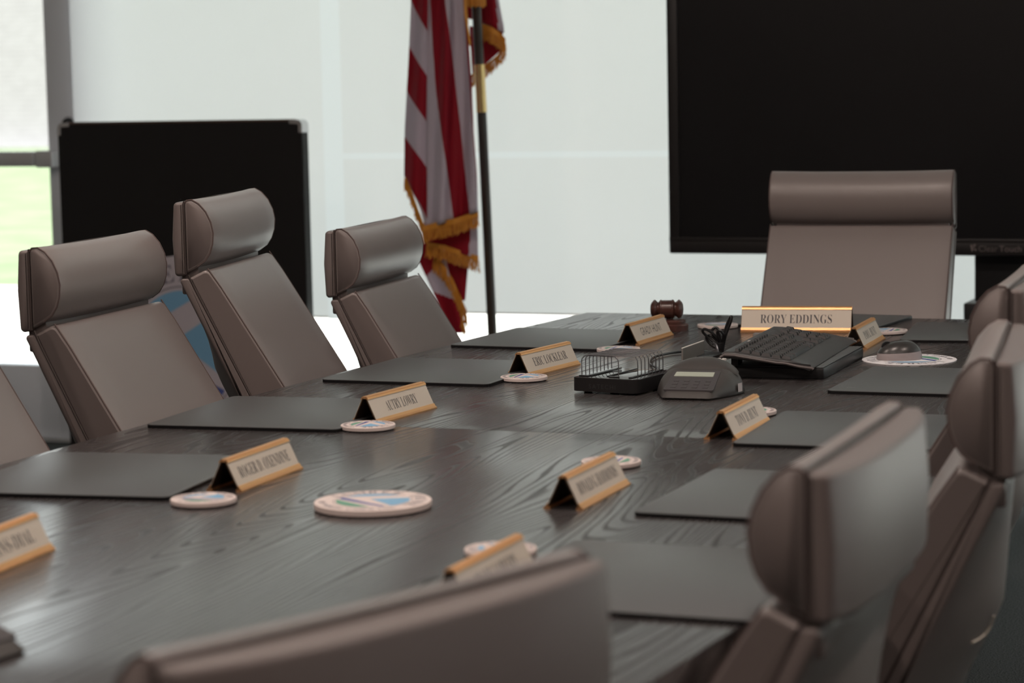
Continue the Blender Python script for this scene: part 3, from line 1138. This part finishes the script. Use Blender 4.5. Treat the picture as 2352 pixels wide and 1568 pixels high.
# ------------------------------------------------------------------ charging rack
hb = thing('charging_rack', 'black charging station with upright wire dividers left of the speakerphone', 'charging station', (-1.503, 4.272, TZ), R(-7))
poly = roundpoly([(-.070, -.078), (.070, -.078), (.070, .078), (-.070, .078)], .018, 6)
MB().add(*prism(poly, .004, .029)).build('case', M['blackplastic'], hb)
MB().add(*prism(inset(poly, .0006), .0291, .0302, .0006)).build('top_plate', M['hubtop'], hb)
for sx in (-.045, .045):
    for sy in (-.055, .055):
        mb = MB().add(*lathe([(0.001, 0), (.008, 0), (.008, .004), (.001, .004)], 16))
        mb.xf(Matrix.Translation((sx, sy, 0)))
        mb.build('foot', M['felt'], hb)
for k in range(9):
    y = -.062 + k * .0155
    w0, w1 = (-.054, .022) if k == 0 else (-.054 + (.0 if k < 7 else .0), .054)
    P = [(w0, y, .0305), (w0, y, .060), (w0 + .004, y, .066), (w0 + .011, y, .069), (w1 - .011, y, .069), (w1 - .004, y, .066), (w1, y, .060), (w1, y, .0305)]
    MB().add(*tube(smooth_path(P, 3), .0009, 6)).build('wire_divider', M['wire'], hb)
for x0, x1, y0, y1 in ((-.058, -.038, -.068, -.060), (-.042, -.034, -.062, .066), (.004, .024, -.068, -.060), (.045, .053, -.068, .068), (-.004, 0.0, -.06, .066)):
    MB().add(*box(x0, x1, y0, y1, .0304, .0328, .0008)).build('rubber_strip', M['blackplastic'], hb)
vs, fs = text_mesh('SATECHI', .012, False, 'CENTER', 0, 1.0, 1.25)
me = bpy.data.meshes.new('lettering')
me.from_pydata([(v.x - .004, -.0782, v.y + .010) for v in vs], [], fs)
me.materials.append(mat('dim_print', (0.03, 0.03, 0.032), 0.5))
link('lettering', me, hb)

# ------------------------------------------------------------------ keyboard on a flat box
kb = thing('flat_black_box', 'flat black box lying under the keyboard', 'box', (-1.288, 4.675, TZ), R(2))
MB().add(*box(-.108, .108, -.185, .185, 0.0, .022, .003)).build('case', M['blackplastic'], kb)
MB().add(*box(-.106, .106, -.183, .183, .0221, .0235, .0008)).build('top_plate', M['pad'], kb)
KX, KY = -1.293, 4.695
kk = thing('keyboard', 'black keyboard with a wide palm rest on a flat black box', 'keyboard', (KX, KY, TZ + .0238), R(4))
# section: x from rear(-) to front(+); height falls towards the palm rest
HL = .238
sec = [(-.090, .026), (-.083, .031), (-.064, .0305), (.018, .018), (.036, .0168), (.064, .011), (.088, .0032), (.090, .001)]
def kz(x):
    for i in range(len(sec) - 1):
        if sec[i][0] <= x <= sec[i + 1][0]:
            t = (x - sec[i][0]) / (sec[i + 1][0] - sec[i][0])
            return sec[i][1] + (sec[i + 1][1] - sec[i][1]) * t
    return 0.0
prof = [(x, z) for x, z in sec] + [(.086, 0.0), (-.086, .018)]
MB().add(*loft_y(prof, HL, .008, 3, 6)).build('body', M['keyboard'], kk, 40)
for s in (-1, 1):
    MB().add(*tube([(x, s * (HL - .001), z - .007 * (1 if x < .08 else .3)) for x, z in sec], .0032, 8)).build('side_rim', M['keyboardrim'], kk)
    MB().add(*box(-.078, -.064, s * .18 - .02, s * .18 + .02, 0, .022, .001)).build('tilt_foot', M['blackplastic'], kk)
key_me = None
def key(x, y, w=.0165, dx=.0165):
    bm_ = MB()
    sl = (kz(x + .004) - kz(x - .004)) / .008
    t0 = [(x - dx / 2, y - w / 2), (x + dx / 2, y - w / 2), (x + dx / 2, y + w / 2), (x - dx / 2, y + w / 2)]
    t1 = [(x - dx * .36, y - w / 2 + .0025), (x + dx * .36, y - w / 2 + .0025), (x + dx * .36, y + w / 2 - .0025), (x - dx * .36, y + w / 2 - .0025)]
    z = kz(x)
    bm_.add([(a, b_, z + sl * (a - x) + .0002) for a, b_ in t0] + [(a, b_, z + sl * (a - x) + .0062) for a, b_ in t1],
            [(4, 5, 6, 7), (0, 1, 5, 4), (1, 2, 6, 5), (2, 3, 7, 6), (3, 0, 4, 7)])
    bm_.build('key', M['key'], kk)
RW = [-.0425 + .0198 * q for q in range(5)]
for j in range(12):
    key(-.0595, -.222 + j * .0225 + (j // 4) * .005, .0195, .008)
for row in range(4):
    for j in range(14):
        key(RW[row], -.221 + j * .0190, .0170, .0178)
for y, w in ((-.219, .021), (-.195, .021), (-.108, .145), (-.018, .024), (.012, .024)):
    key(RW[4], y, w, .0178)
for row in range(3):
    for j in range(3):
        if (row, j) not in ((2, 0), (2, 2)):
            key(RW[row + (0 if row < 2 else 1)], .060 + j * .0190, .0170, .0178)
for j in range(3):
    key(RW[4], .060 + j * .0190, .0170, .0178)
for row in range(5):
    for j in range(3 if row else 4):
        key(RW[row], .142 + j * .0195, .0172, .0178)
mk = MB()
mk.add(*box(-.0765, -.0725, -.060, -.046, .0312, .0316))
mk.build('printed_mark', M['whiteedge'], kk)

# ------------------------------------------------------------------ mouse and mat
mm = thing('mouse_mat', 'thin round white mouse mat with a printed seal, under the mouse', 'mouse mat', (-1.085, 4.837, TZ))
MB().add(*lathe([(0.001, 0), (.095, 0), (.0955, .001), (.095, .0022), (.001, .0022)], 72)).build('mat', M['paper'], mm)
emblem(mm, .095, .0024, R(170))
def mouse():
    r = thing('computer_mouse', 'dark computer mouse with pale sides on the round mat', 'mouse', (-1.105, 4.835, TZ + .0026), R(25))
    def shell(k0, k1, sx, sy):
        vs, fs = [], []
        NA, NB = 32, 10
        for j in range(NB + 1):
            ph = k0 + (k1 - k0) * j / NB
            for i in range(NA):
                a = 2 * PI * i / NA
                c, s_ = math.cos(a), math.sin(a)
                rr = math.cos(ph) ** .8
                vs.append((.048 * sx * rr * c, .034 * sy * rr * s_, .038 * math.sin(ph) ** 1.0 * (1 + .12 * c * rr)))
        for j in range(NB):
            for i in range(NA):
                k = (i + 1) % NA
                fs.append((j * NA + i, j * NA + k, (j + 1) * NA + k, (j + 1) * NA + i))
        fs.append(tuple(range(NA))[::-1])
        fs.append(tuple(NB * NA + i for i in range(NA)))
        return vs, fs
    MB().add(*shell(0.0, .62, .97, .97)).build('side_shell', M['mouse_side'], r, 70)
    MB().add(*shell(.42, 1.55, 1.0, 1.0)).build('top_shell', M['mouse_top'], r, 70)
    mb = MB().add(*lathe([(0.001, -.0035), (.010, -.0035), (.011, 0), (.010, .0035), (.001, .0035)], 20, 'X'))
    mb.xf(Matrix.Translation((-.026, 0, .026)) @ Matrix.Rotation(R(90), 4, 'Z'))
    mb.build('scroll_wheel', M['blackplastic'], r)
mouse()

# ------------------------------------------------------------------ cables and the small grey panel
gp = thing('upright_panel', 'small grey upright panel with its lit top edge coloured white behind the speakerphone', 'panel', (-1.490, 4.665, TZ), R(0))
MB().add(*box(-.0016, .0016, -.070, .072, 0.001, .0415)).build('panel', M['greycard'], gp)
MB().add(*box(-.0017, .0017, -.070, .072, .0416, .0428)).build('lit_edge', M['whiteedge'], gp)  # white strip paints the light caught along the top edge
MB().add(*box(-.012, .012, -.04, .04, 0.0, .0009)).build('foot_plate', M['greycard'], gp)

cb = thing('cable_bundle', 'tied bundle of black cables standing beside the keyboard', 'cables', (-1.475, 4.80, TZ))
def cord(name, pts, rr=.0030, m='cable'):
    MB().add(*tube(smooth_path(pts, 6), rr, 8)).build(name, M[m], cb)
cord('cord_loop', [(.004, 0, .003), (.002, 0, .030), (-.012, -.004, .050), (-.028, -.008, .060), (-.034, -.006, .054), (-.022, 0, .040), (-.004, .002, .024)])
cord('cord_loop', [(.004, 0, .010), (.004, .004, .034), (-.004, .010, .056), (-.012, .010, .062), (-.018, .008, .054), (-.008, .004, .036), (0, 0, .02)])
cord('cord_loop', [(0, 0, .006), (-.004, .004, .030), (-.020, .002, .046), (-.030, .004, .040), (-.018, .002, .026), (0, 0, .016)])
cord('cord_loop', [(.006, 0, .004), (.008, .002, .040), (.014, .006, .066), (.021, .008, .083), (.024, .008, .084), (.022, .006, .074), (.012, .002, .045), (.006, -.002, .012)], .0034)
cord('cord_loop', [(.004, -.004, .004), (.004, -.002, .03), (-.002, -.008, .052), (.004, -.010, .058), (.010, -.006, .050), (.008, 0, .03), (.002, 0, .008)])
mb = MB().add(*lathe([(.0075, .018), (.0098, .019), (.0098, .031), (.0075, .032)], 20))
mb.build('cable_tie', M['blackplastic'], cb)
cord('loose_cord', [(-.005, .02, .004), (-.045, .05, .006), (-.085, .062, .005), (-.118, .02, .004), (-.124, -.06, .004), (-.098, -.16, .004), (-.06, -.23, .004), (-.03, -.30, .004)], .0026)
cord('loose_cord', [(-.012, -.01, .030), (-.002, -.02, .030), (.006, -.03, .014), (.016, -.06, .008), (.034, -.09, .006)], .0028, 'wire')
mb = MB().add(*box(.026, .046, -.125, -.100, .001, .012, .002)).build('plug', M['whiteedge'], cb)
MB().add(*box(.050, .062, -.122, -.098, .001, .011, .002)).build('plug', M['metal'], cb)
MB().add(*box(-.030, .020, -.115, -.030, 0.0, .016, .003)).build('adapter_box', M['blackplastic'], cb)
MB().add(*box(-.018, -.002, -.02, .016, .001, .010, .002)).build('plug', M['whiteedge'], cb)
dg_ = thing('video_adapter', 'small grey adapter with a ring-shaped lead beside the cable bundle', 'adapter', (-1.437, 4.96, TZ), R(10))
MB().add(*box(-.012, .012, -.010, .010, 0.0, .036, .004)).build('adapter_body', M['greycard'], dg_)
MB().add(*tube(smooth_path([(.010, 0, .036), (.026, 0, .036), (.034, 0, .030), (.030, 0, .020), (.014, 0, .018)], 5), .0022, 8)).build('lead', M['wire'], dg_)

# ------------------------------------------------------------------ gavel
sbk = MB().add(*lathe([(0.001, 0), (.040, 0), (.040, .013), (.038, .0145), (.034, .0155), (.034, .022), (.031, .0250), (.001, .0252)], 48)).build('gavel_sound_block', M['mahogany'])
sbk.location = (-1.745, 5.300, TZ)
tag(sbk, 'round stepped dark wooden sound block under the gavel', 'sound block')
gv = thing('gavel', 'dark wooden gavel lying on its sound block behind a nameplate', 'gavel', (-1.757, 5.308, TZ + .0253), R(16))
hp = [(0.0005, -.0385), (.010, -.0375), (.016, -.035), (.0215, -.030), (.0225, -.028), (.0215, -.0265), (.0165, -.0205), (.0165, -.019), (.0185, -.0175), (.0225, -.0145), (.0225, -.0125), (.0210, -.0115)]
hp = hp + [(r_, -z) for r_, z in hp[::-1]]
mb = MB().add(*lathe(hp, 40, 'X'))
mb.v = [p + Vector((0, 0, .0226)) for p in mb.v]
mb.build('head', M['mahogany'], gv)
MB().add(*tube([(0, .018, .0222), (0, .05, .018), (0, .10, .008), (0, .15, .0), (0, .19, -.009), (0, .21, -.0135), (0, .222, -.0155)], [.006, .006, .0075, .0085, .0095, .010, .006], 16)).build('handle', M['mahogany'], gv)

# ------------------------------------------------------------------ black board with seal
BY = 7.2
bx0, bx1, bz1 = -4.581, -3.643, 1.213
bb = thing('display_board', 'black freestanding board with silver corners and a round seal, beside the glass door', 'board', ((bx0 + bx1) / 2, BY, 0))
hw_ = (bx1 - bx0) / 2
poly = roundpoly([(-hw_, .08), (hw_, .08), (hw_, bz1), (-hw_, bz1)], [.01, .01, .018, .018], 5)
def xz(poly, y0, y1):
    n = len(poly)
    return ([(x, y0, z) for x, z in poly] + [(x, y1, z) for x, z in poly],
            [tuple(range(n)), tuple(range(n, 2 * n))[::-1]] + [(i, n + i, n + (i + 1) % n, (i + 1) % n) for i in range(n)])
MB().add(*xz(poly, 0, .045)).build('panel', M['board'], bb, 30)
MB().add(*box(-hw_ + .045, hw_ - .045, -.002, .047, bz1 - .004, bz1 + .003, .001)).build('top_trim', M['boardtrim'], bb)
for s in (-1, 1):
    cp = MB().add(*xz(inset(roundpoly([(s * hw_, bz1), (s * (hw_ - .044), bz1), (s * (hw_ - .044), bz1 - .010), (s * (hw_ - .010), bz1 - .012), (s * (hw_ - .010), bz1 - .04), (s * hw_, bz1 - .04)], [.018, 0, 0, .006, 0, 0], 4), -.0016), -.0006, .048))
    cp.build('corner_cap', M['metal'], bb, 30)
    MB().add(*box(s * hw_ - .0015, s * hw_ + .0015, 0.002, .043, .09, bz1 - .045)).build('side_trim', M['metal'] if s < 0 else M['board'], bb)
    MB().add(*box(s * (hw_ - .12) - .02, s * (hw_ - .12) + .02, -.22, .265, .03, .06, .006)).build('foot', M['metal'], bb)
    MB().add(*box(s * (hw_ - .12) - .018, s * (hw_ - .12) + .018, .004, .041, .06, .08)).build('post', M['metal'], bb)
    for y in (-.2, .245):
        mb = MB().add(*lathe([(0.001, -.01), (.013, -.01), (.015, -.005), (.015, .005), (.013, .01), (.001, .01)], 18, 'X'))
        mb.xf(Matrix.Translation((s * (hw_ - .12), y, .015)))
        mb.build('caster', M['blackplastic'], bb)
pc = at(425, 803, BY)
T = Matrix.Translation((pc.x - (bx0 + bx1) / 2, 0, pc.z)) @ Matrix.Rotation(R(90), 4, 'X')
mb = MB().add(*lathe([(0.001, 0.0003), (.322, .0003), (.322, .003), (.001, .003)], 72))
mb.xf(T)
sd_ = mb.build('seal_sign', M['sign_white'], bb)
sd_['label'] = 'round white seal with blue and green print'
emblem(sd_, .322, .0033, R(4), T)

# ------------------------------------------------------------------ large screen on its stand
TVY = 7.15
tvx, tvh = -1.345, 1.012
tz0, tz1 = .785, .785 + 1.215
tv = thing('large_display', 'large black flat screen on a stand before the window wall', 'screen', (tvx, TVY, 0))
fr = MB()
fr.add(*box(-tvh, tvh, 0, .075, tz0, tz0 + .05, .006))
fr.add(*box(-tvh, tvh, 0, .075, tz1 - .035, tz1, .006))
fr.add(*box(-tvh, -tvh + .035, 0.0005, .075, tz0 + .04, tz1 - .03, .006))
fr.add(*box(tvh - .035, tvh, 0.0005, .075, tz0 + .04, tz1 - .03, .006))
fr.build('bezel', M['bezel'], tv)
MB().add(*box(-tvh + .03, tvh - .03, .012, .072, tz0 + .045, tz1 - .03)).build('screen_panel', M['screen'], tv)
MB().add(*box(-tvh + .002, tvh - .002, -.003, 0, tz0 + .040, tz0 + .050, .001)).build('pen_ledge', M['bezel'], tv)
lg = MB()
vs, fs = text_mesh('Clear', .026, False, 'LEFT', -.01)
w1 = max(v.x for v in vs)
vs2, fs2 = text_mesh('Touch', .026, False, 'LEFT', .004)
tot = w1 + max(v.x for v in vs2) + .004
lg.add([(v.x - tot / 2 + .012, -.0005, v.y + tz0 + .013) for v in vs], fs)
lg.add([(v.x - tot / 2 + .016 + w1, -.0005, v.y + tz0 + .013) for v in vs2], fs2)
x0 = -tot / 2 - .012
for pts in ([(0, .022), (.006, .024), (.010, .012), (.006, .000), (.003, .010)], [(.009, .024), (.018, .026), (.012, .012)], [(.010, .010), (.019, .012), (.018, .003)]):
    lg.add([(x0 + a, -.0005, tz0 + .010 + c) for a, c in pts], [tuple(range(len(pts)))])
me = bpy.data.meshes.new('logo')
me.from_pydata([tuple(q) for q in lg.v], [], lg.f)
me.materials.append(M['bezelmark'])
link('logo', me, tv)
MB().add(*box(-.078, .10, .076, .17, .12, 1.5, .006)).build('stand_column', M['blackplastic'], tv)
MB().add(*box(-.096, .12, .0, .26, .44, .645, .006)).build('stand_shelf', M['blackplastic'], tv)
for s in (-1, 1):
    MB().add(*box(s * .42 - .03, s * .42 + .03, -.30, .42, .06, .11, .008)).build('stand_foot', M['blackplastic'], tv)
    for y in (-.26, .38):
        mb = MB().add(*lathe([(0.001, -.014), (.026, -.014), (.030, -.008), (.030, .008), (.026, .014), (.001, .014)], 20, 'X'))
        mb.xf(Matrix.Translation((s * .42, y, .030)))
        mb.build('caster', M['blackplastic'], tv)
MB().add(*box(-.42, .42, .08, .16, .07, .12, .008)).build('stand_beam', M['blackplastic'], tv)

# ------------------------------------------------------------------ flag and pole
FY = 7.2
fp = thing('flag_pole', 'dark two-piece flag pole with a brass joint left of the large screen', 'flag pole', (at(1130, 765, FY).x, FY, 0))
bot, top_ = at(1132, 790, FY), at(1094, 0, FY)
dx_ = (top_.x - bot.x) / (top_.z - bot.z)
def pole_x(z):
    return dx_ * z + (bot.x - dx_ * bot.z) - fp.location.x
zb0, zb1 = at(1110, 258, FY).z, at(1102, 148, FY).z
MB().add(*tube([(pole_x(.05), 0, .05), (pole_x(zb0), 0, zb0)], .0155, 24)).build('lower_pole', M['poledark'], fp)
MB().add(*tube([(pole_x(zb0), 0, zb0), (pole_x((zb0 + zb1) / 2), 0, (zb0 + zb1) / 2), (pole_x(zb1), 0, zb1)], [.0168, .0165, .0168], 24)).build('brass_joint', M['gold'], fp)
MB().add(*tube([(pole_x(zb1), 0, zb1), (pole_x(2.45), 0, 2.45)], .0155, 24)).build('upper_pole', M['poledark'], fp)
mb = MB().add(*lathe([(.001, 0), (.16, 0), (.16, .012), (.12, .03), (.04, .05), (.028, .10), (.001, .10)], 40))
mb.xf(Matrix.Translation((pole_x(.05), 0, 0)))
mb.build('floor_base', M['gold'], fp)
mb = MB().add(*lathe([(.001, 2.44), (.02, 2.44), (.03, 2.47), (.018, 2.50), (.008, 2.58), (.001, 2.62)], 20))
mb.xf(Matrix.Translation((pole_x(2.45), 0, 0)))
mb.build('spear_tip', M['gold'], fp)

fl = thing('flag', 'red and white striped flag with gold fringe hanging in folds from the pole', 'flag', tuple(at(1040, 400, FY)))
FO = Vector(fl.location)
def lerp(tab, t):
    for i in range(len(tab) - 1):
        if t <= tab[i + 1][0] or i == len(tab) - 2:
            a, c = tab[i], tab[i + 1]
            k = (t - a[0]) / (c[0] - a[0])
            return a[1] + (c[1] - a[1]) * k
def cloth(name, left, right, y0, y1, Y, stripe, fold=lambda u, v: 0.0, nu=28, nv=60, topf=None, botf=None):
    """cloth between two hanging edges given as (py, px) lists; botf/topf(u) bend the hem"""
    vs, fs, uvs = [], [], []
    for j in range(nv + 1):
        for i in range(nu + 1):
            u, v = i / nu, j / nv
            ya = topf(u) if topf else y0
            yb = botf(u) if botf else y1
            py = ya + (yb - ya) * v
            px = lerp(left, py) + (lerp(right, py) - lerp(left, py)) * u
            vs.append(at(px, py, Y + fold(u, py)) - FO)
            uvs.append((stripe(px, py, u), v))
    for j in range(nv):
        for i in range(nu):
            a = j * (nu + 1) + i
            fs.append((a, a + 1, a + nu + 2, a + nu + 1))
    me = bpy.data.meshes.new(name)
    me.from_pydata([tuple(q) for q in vs], [], fs)
    uvl = me.uv_layers.new(name='stripe')
    for lp in me.loops:
        uvl.data[lp.index].uv = uvs[lp.vertex_index]
    me.materials.append(M['flag'])
    me.shade_smooth()
    o = link(name, me, fl)
    so_ = o.modifiers.new('thickness', 'SOLIDIFY')
    so_.thickness = .0015
    return o
# main front fold with near-vertical stripes
def piece(tabs):
    def f(px, py, u):
        bs = [lerp(t, py) for t in tabs]
        if px <= bs[0]:
            return 1 - min(.95, (bs[0] - px) / 30)
        for i in range(len(bs) - 1):
            if px <= bs[i + 1]:
                return 1 + i + (px - bs[i]) / max(1e-3, bs[i + 1] - bs[i])
        return len(bs) + min(.95, (px - bs[-1]) / 30)
    return f
TOP = -620
cloth('cloth_fold', [(TOP, 968), (0, 983), (300, 980), (520, 982)], [(TOP, 1060), (0, 1069), (100, 1077), (200, 1084), (300, 1088), (400, 1095), (520, 1098)], TOP, 520, 7.10,
      piece([[(TOP, 972), (0, 988), (200, 1001), (400, 1027), (490, 1040), (520, 1043)], [(TOP, 1010), (0, 1022), (200, 1047), (400, 1070), (490, 1080), (520, 1083)], [(TOP, 1050), (0, 1065), (200, 1080), (400, 1093), (490, 1097), (520, 1099)]]),
      lambda u, y: .022 * math.sin(u * 9.5 + y * .004) + .007 * math.sin(u * 21 + y * .011), botf=lambda u: 524 - 38 * u, nv=80)
# side fold with slanted stripes
cloth('cloth_fold', [(TOP, 962), (0, 944), (100, 940), (300, 930), (400, 929), (520, 937)], [(TOP, 985), (0, 990), (400, 990), (520, 980)], TOP, 520, 7.135,
      lambda px, py, u: (py - 85 * u) / 104.0 - .01 + 2000, lambda u, y: .012 * math.sin(u * 7 + y * .005) + .03 * (1 - u), botf=lambda u: 405 + 122 * u, nv=80)
# flap over the pole, and its second layer
cloth('cloth_fold', [(TOP, 1050), (0, 1068), (220, 1085)], [(TOP, 1110), (0, 1145), (60, 1157), (110, 1160)], TOP, 100, 7.27,
      lambda px, py, u: 1.5 if px < 1138 + py * .1 else .5, lambda u, y: .014 * math.sin(u * 6), botf=lambda u: 42 + 34 * u ** 1.3)
cloth('cloth_fold', [(0, 1074), (220, 1088)], [(0, 1150), (120, 1158), (200, 1158)], 60, 170, 7.30,
      lambda px, py, u: 1.5, lambda u, y: .01 * math.sin(u * 5), botf=lambda u: 176 - 66 * u)
# lower layers under the hem
cloth('cloth_fold', [(500, 968), (560, 975), (640, 1010)], [(500, 1097), (640, 1099)], 505, 612, 7.15,
      piece([[(500, 900), (640, 900)], [(500, 1085), (590, 1077), (640, 1075)]]), lambda u, y: .012 * math.sin(u * 6), botf=lambda u: 560 + 34 * u, topf=lambda u: 512 - 20 * u)
cloth('cloth_fold', [(540, 955), (600, 962), (770, 1040)], [(540, 1010), (640, 1035), (720, 1062), (770, 1072)], 560, 765, 7.19,
      lambda px, py, u: (1.5 if (py + .9 * (px - 985)) < 628 else (.5 if (py - .35 * (px - 1000)) < 672 + 0 else 1.5)), lambda u, y: .012 * math.sin(u * 5 + y * .01))
cloth('cloth_fold', [(570, 1005), (700, 1050)], [(570, 1090), (610, 1075), (700, 1067)], 575, 690, 7.21, lambda px, py, u: 1.5, lambda u, y: .01 * math.sin(u * 6))

def fringe(p_from_to, Y, band, strand, seed):
    """gold band along a polyline of pixels, with hanging strands below it"""
    rnd = random.Random(seed)
    mb = MB()
    pts = p_from_to
    seg = []
    for i in range(len(pts) - 1):
        L = math.hypot(pts[i + 1][0] - pts[i][0], pts[i + 1][1] - pts[i][1])
        n = max(2, int(L / 2.2))
        seg += [(pts[i][0] + (pts[i + 1][0] - pts[i][0]) * k / n, pts[i][1] + (pts[i + 1][1] - pts[i][1]) * k / n) for k in range(n)]
    seg.append(pts[-1])
    N = len(seg)
    vs = []
    for i, (x, y) in enumerate(seg):
        w = .003 * math.sin(i * .35)
        vs += [at(x, y, Y + w) - FO, at(x, y + band, Y + w) - FO, at(x, y, Y + w + .004) - FO, at(x, y + band, Y + w + .004) - FO]
    fs = []
    for i in range(N - 1):
        a = 4 * i
        fs += [(a, a + 4, a + 5, a + 1), (a + 2, a + 3, a + 7, a + 6), (a, a + 2, a + 6, a + 4), (a + 1, a + 5, a + 7, a + 3)]
    mb.add(vs, fs)
    for i, (x, y) in enumerate(seg):
        for q in range(2):
            xx = x + rnd.uniform(-1, 1)
            l = strand * rnd.uniform(.72, 1.06)
            p0 = at(xx, y + band - 2, Y + rnd.uniform(-.004, .006)) - FO
            p1 = at(xx + rnd.uniform(-1.5, 1.5), y + band + l * .5, Y + rnd.uniform(-.004, .006)) - FO
            p2 = at(xx + rnd.uniform(-3, 3), y + band + l, Y + rnd.uniform(-.004, .006)) - FO
            mb.add(*tube([p0, p1, p2], .0013, 4))
    mb.build('fringe', M['fringe'], fl)
fringe([(930, 403), (948, 444), (962, 484), (977, 522)], 7.125, 8, 26, 1)
fringe([(972, 519), (1010, 508), (1050, 500), (1099, 483)], 7.085, 14, 26, 2)
fringe([(980, 556), (1020, 562), (1060, 576), (1099, 588)], 7.14, 12, 26, 3)
fringe([(996, 584), (1020, 606), (1040, 640), (1058, 680), (1072, 712)], 7.175, 14, 28, 4)
fringe([(1060, 715), (1066, 740)], 7.17, 10, 26, 5)
fringe([(1103, 52), (1130, 62), (1150, 76), (1161, 88)], 7.25, 14, 26, 6)
fringe([(1082, 172), (1110, 152), (1140, 128), (1160, 104)], 7.285, 6, 26, 7)
fringe([(1070, 0), (1073, 45), (1078, 88)], 7.09, 8, 10, 8)
# cord and tassel end at the top of the pole
MB().add(*tube(smooth_path([at(1069, -60, 7.08) - FO, at(1068, 20, 7.08) - FO, at(1073, 60, 7.08) - FO, at(1079, 100, 7.08) - FO], 5), .004, 8)).build('gold_cord', M['fringe'], fl)
tl = MB()
for k in range(26):
    x = 1068 + k * 1.85
    yq = 7.165 + .02 * math.cos(k)
    tl.add(*tube([at(x, -40, yq) - FO, at(x + random.uniform(-1, 1), 16 + random.uniform(-3, 3), yq) - FO], .0018, 5))
tl.build('tassel', M['fringe'], fl)

# pale cord on the back of the second right chair
inv = ch_r2.matrix_basis.inverted()
def on_back(px, py):
    d_ = ray(px, py)
    k = 2.6
    while k < 4.2:
        q = inv @ (EYEP + d_ * k)
        t = max(0.0, -HR - (q.z - .985))
        sx_ = .004 + .50 * t - min(.42 * t, .085) * (1 - (q.y / .234) ** 2)
        if abs(q.y) < .232 and q.x > sx_ - .002:
            break
        k += .002
    return q
cp_ = [on_back(2232, 1476), on_back(2256, 1462), on_back(2274, 1440), on_back(2283, 1414)]
MB().add(*tube(smooth_path(cp_, 6), .0014, 6)).build('pull_cord', M['card'], ch_r2)
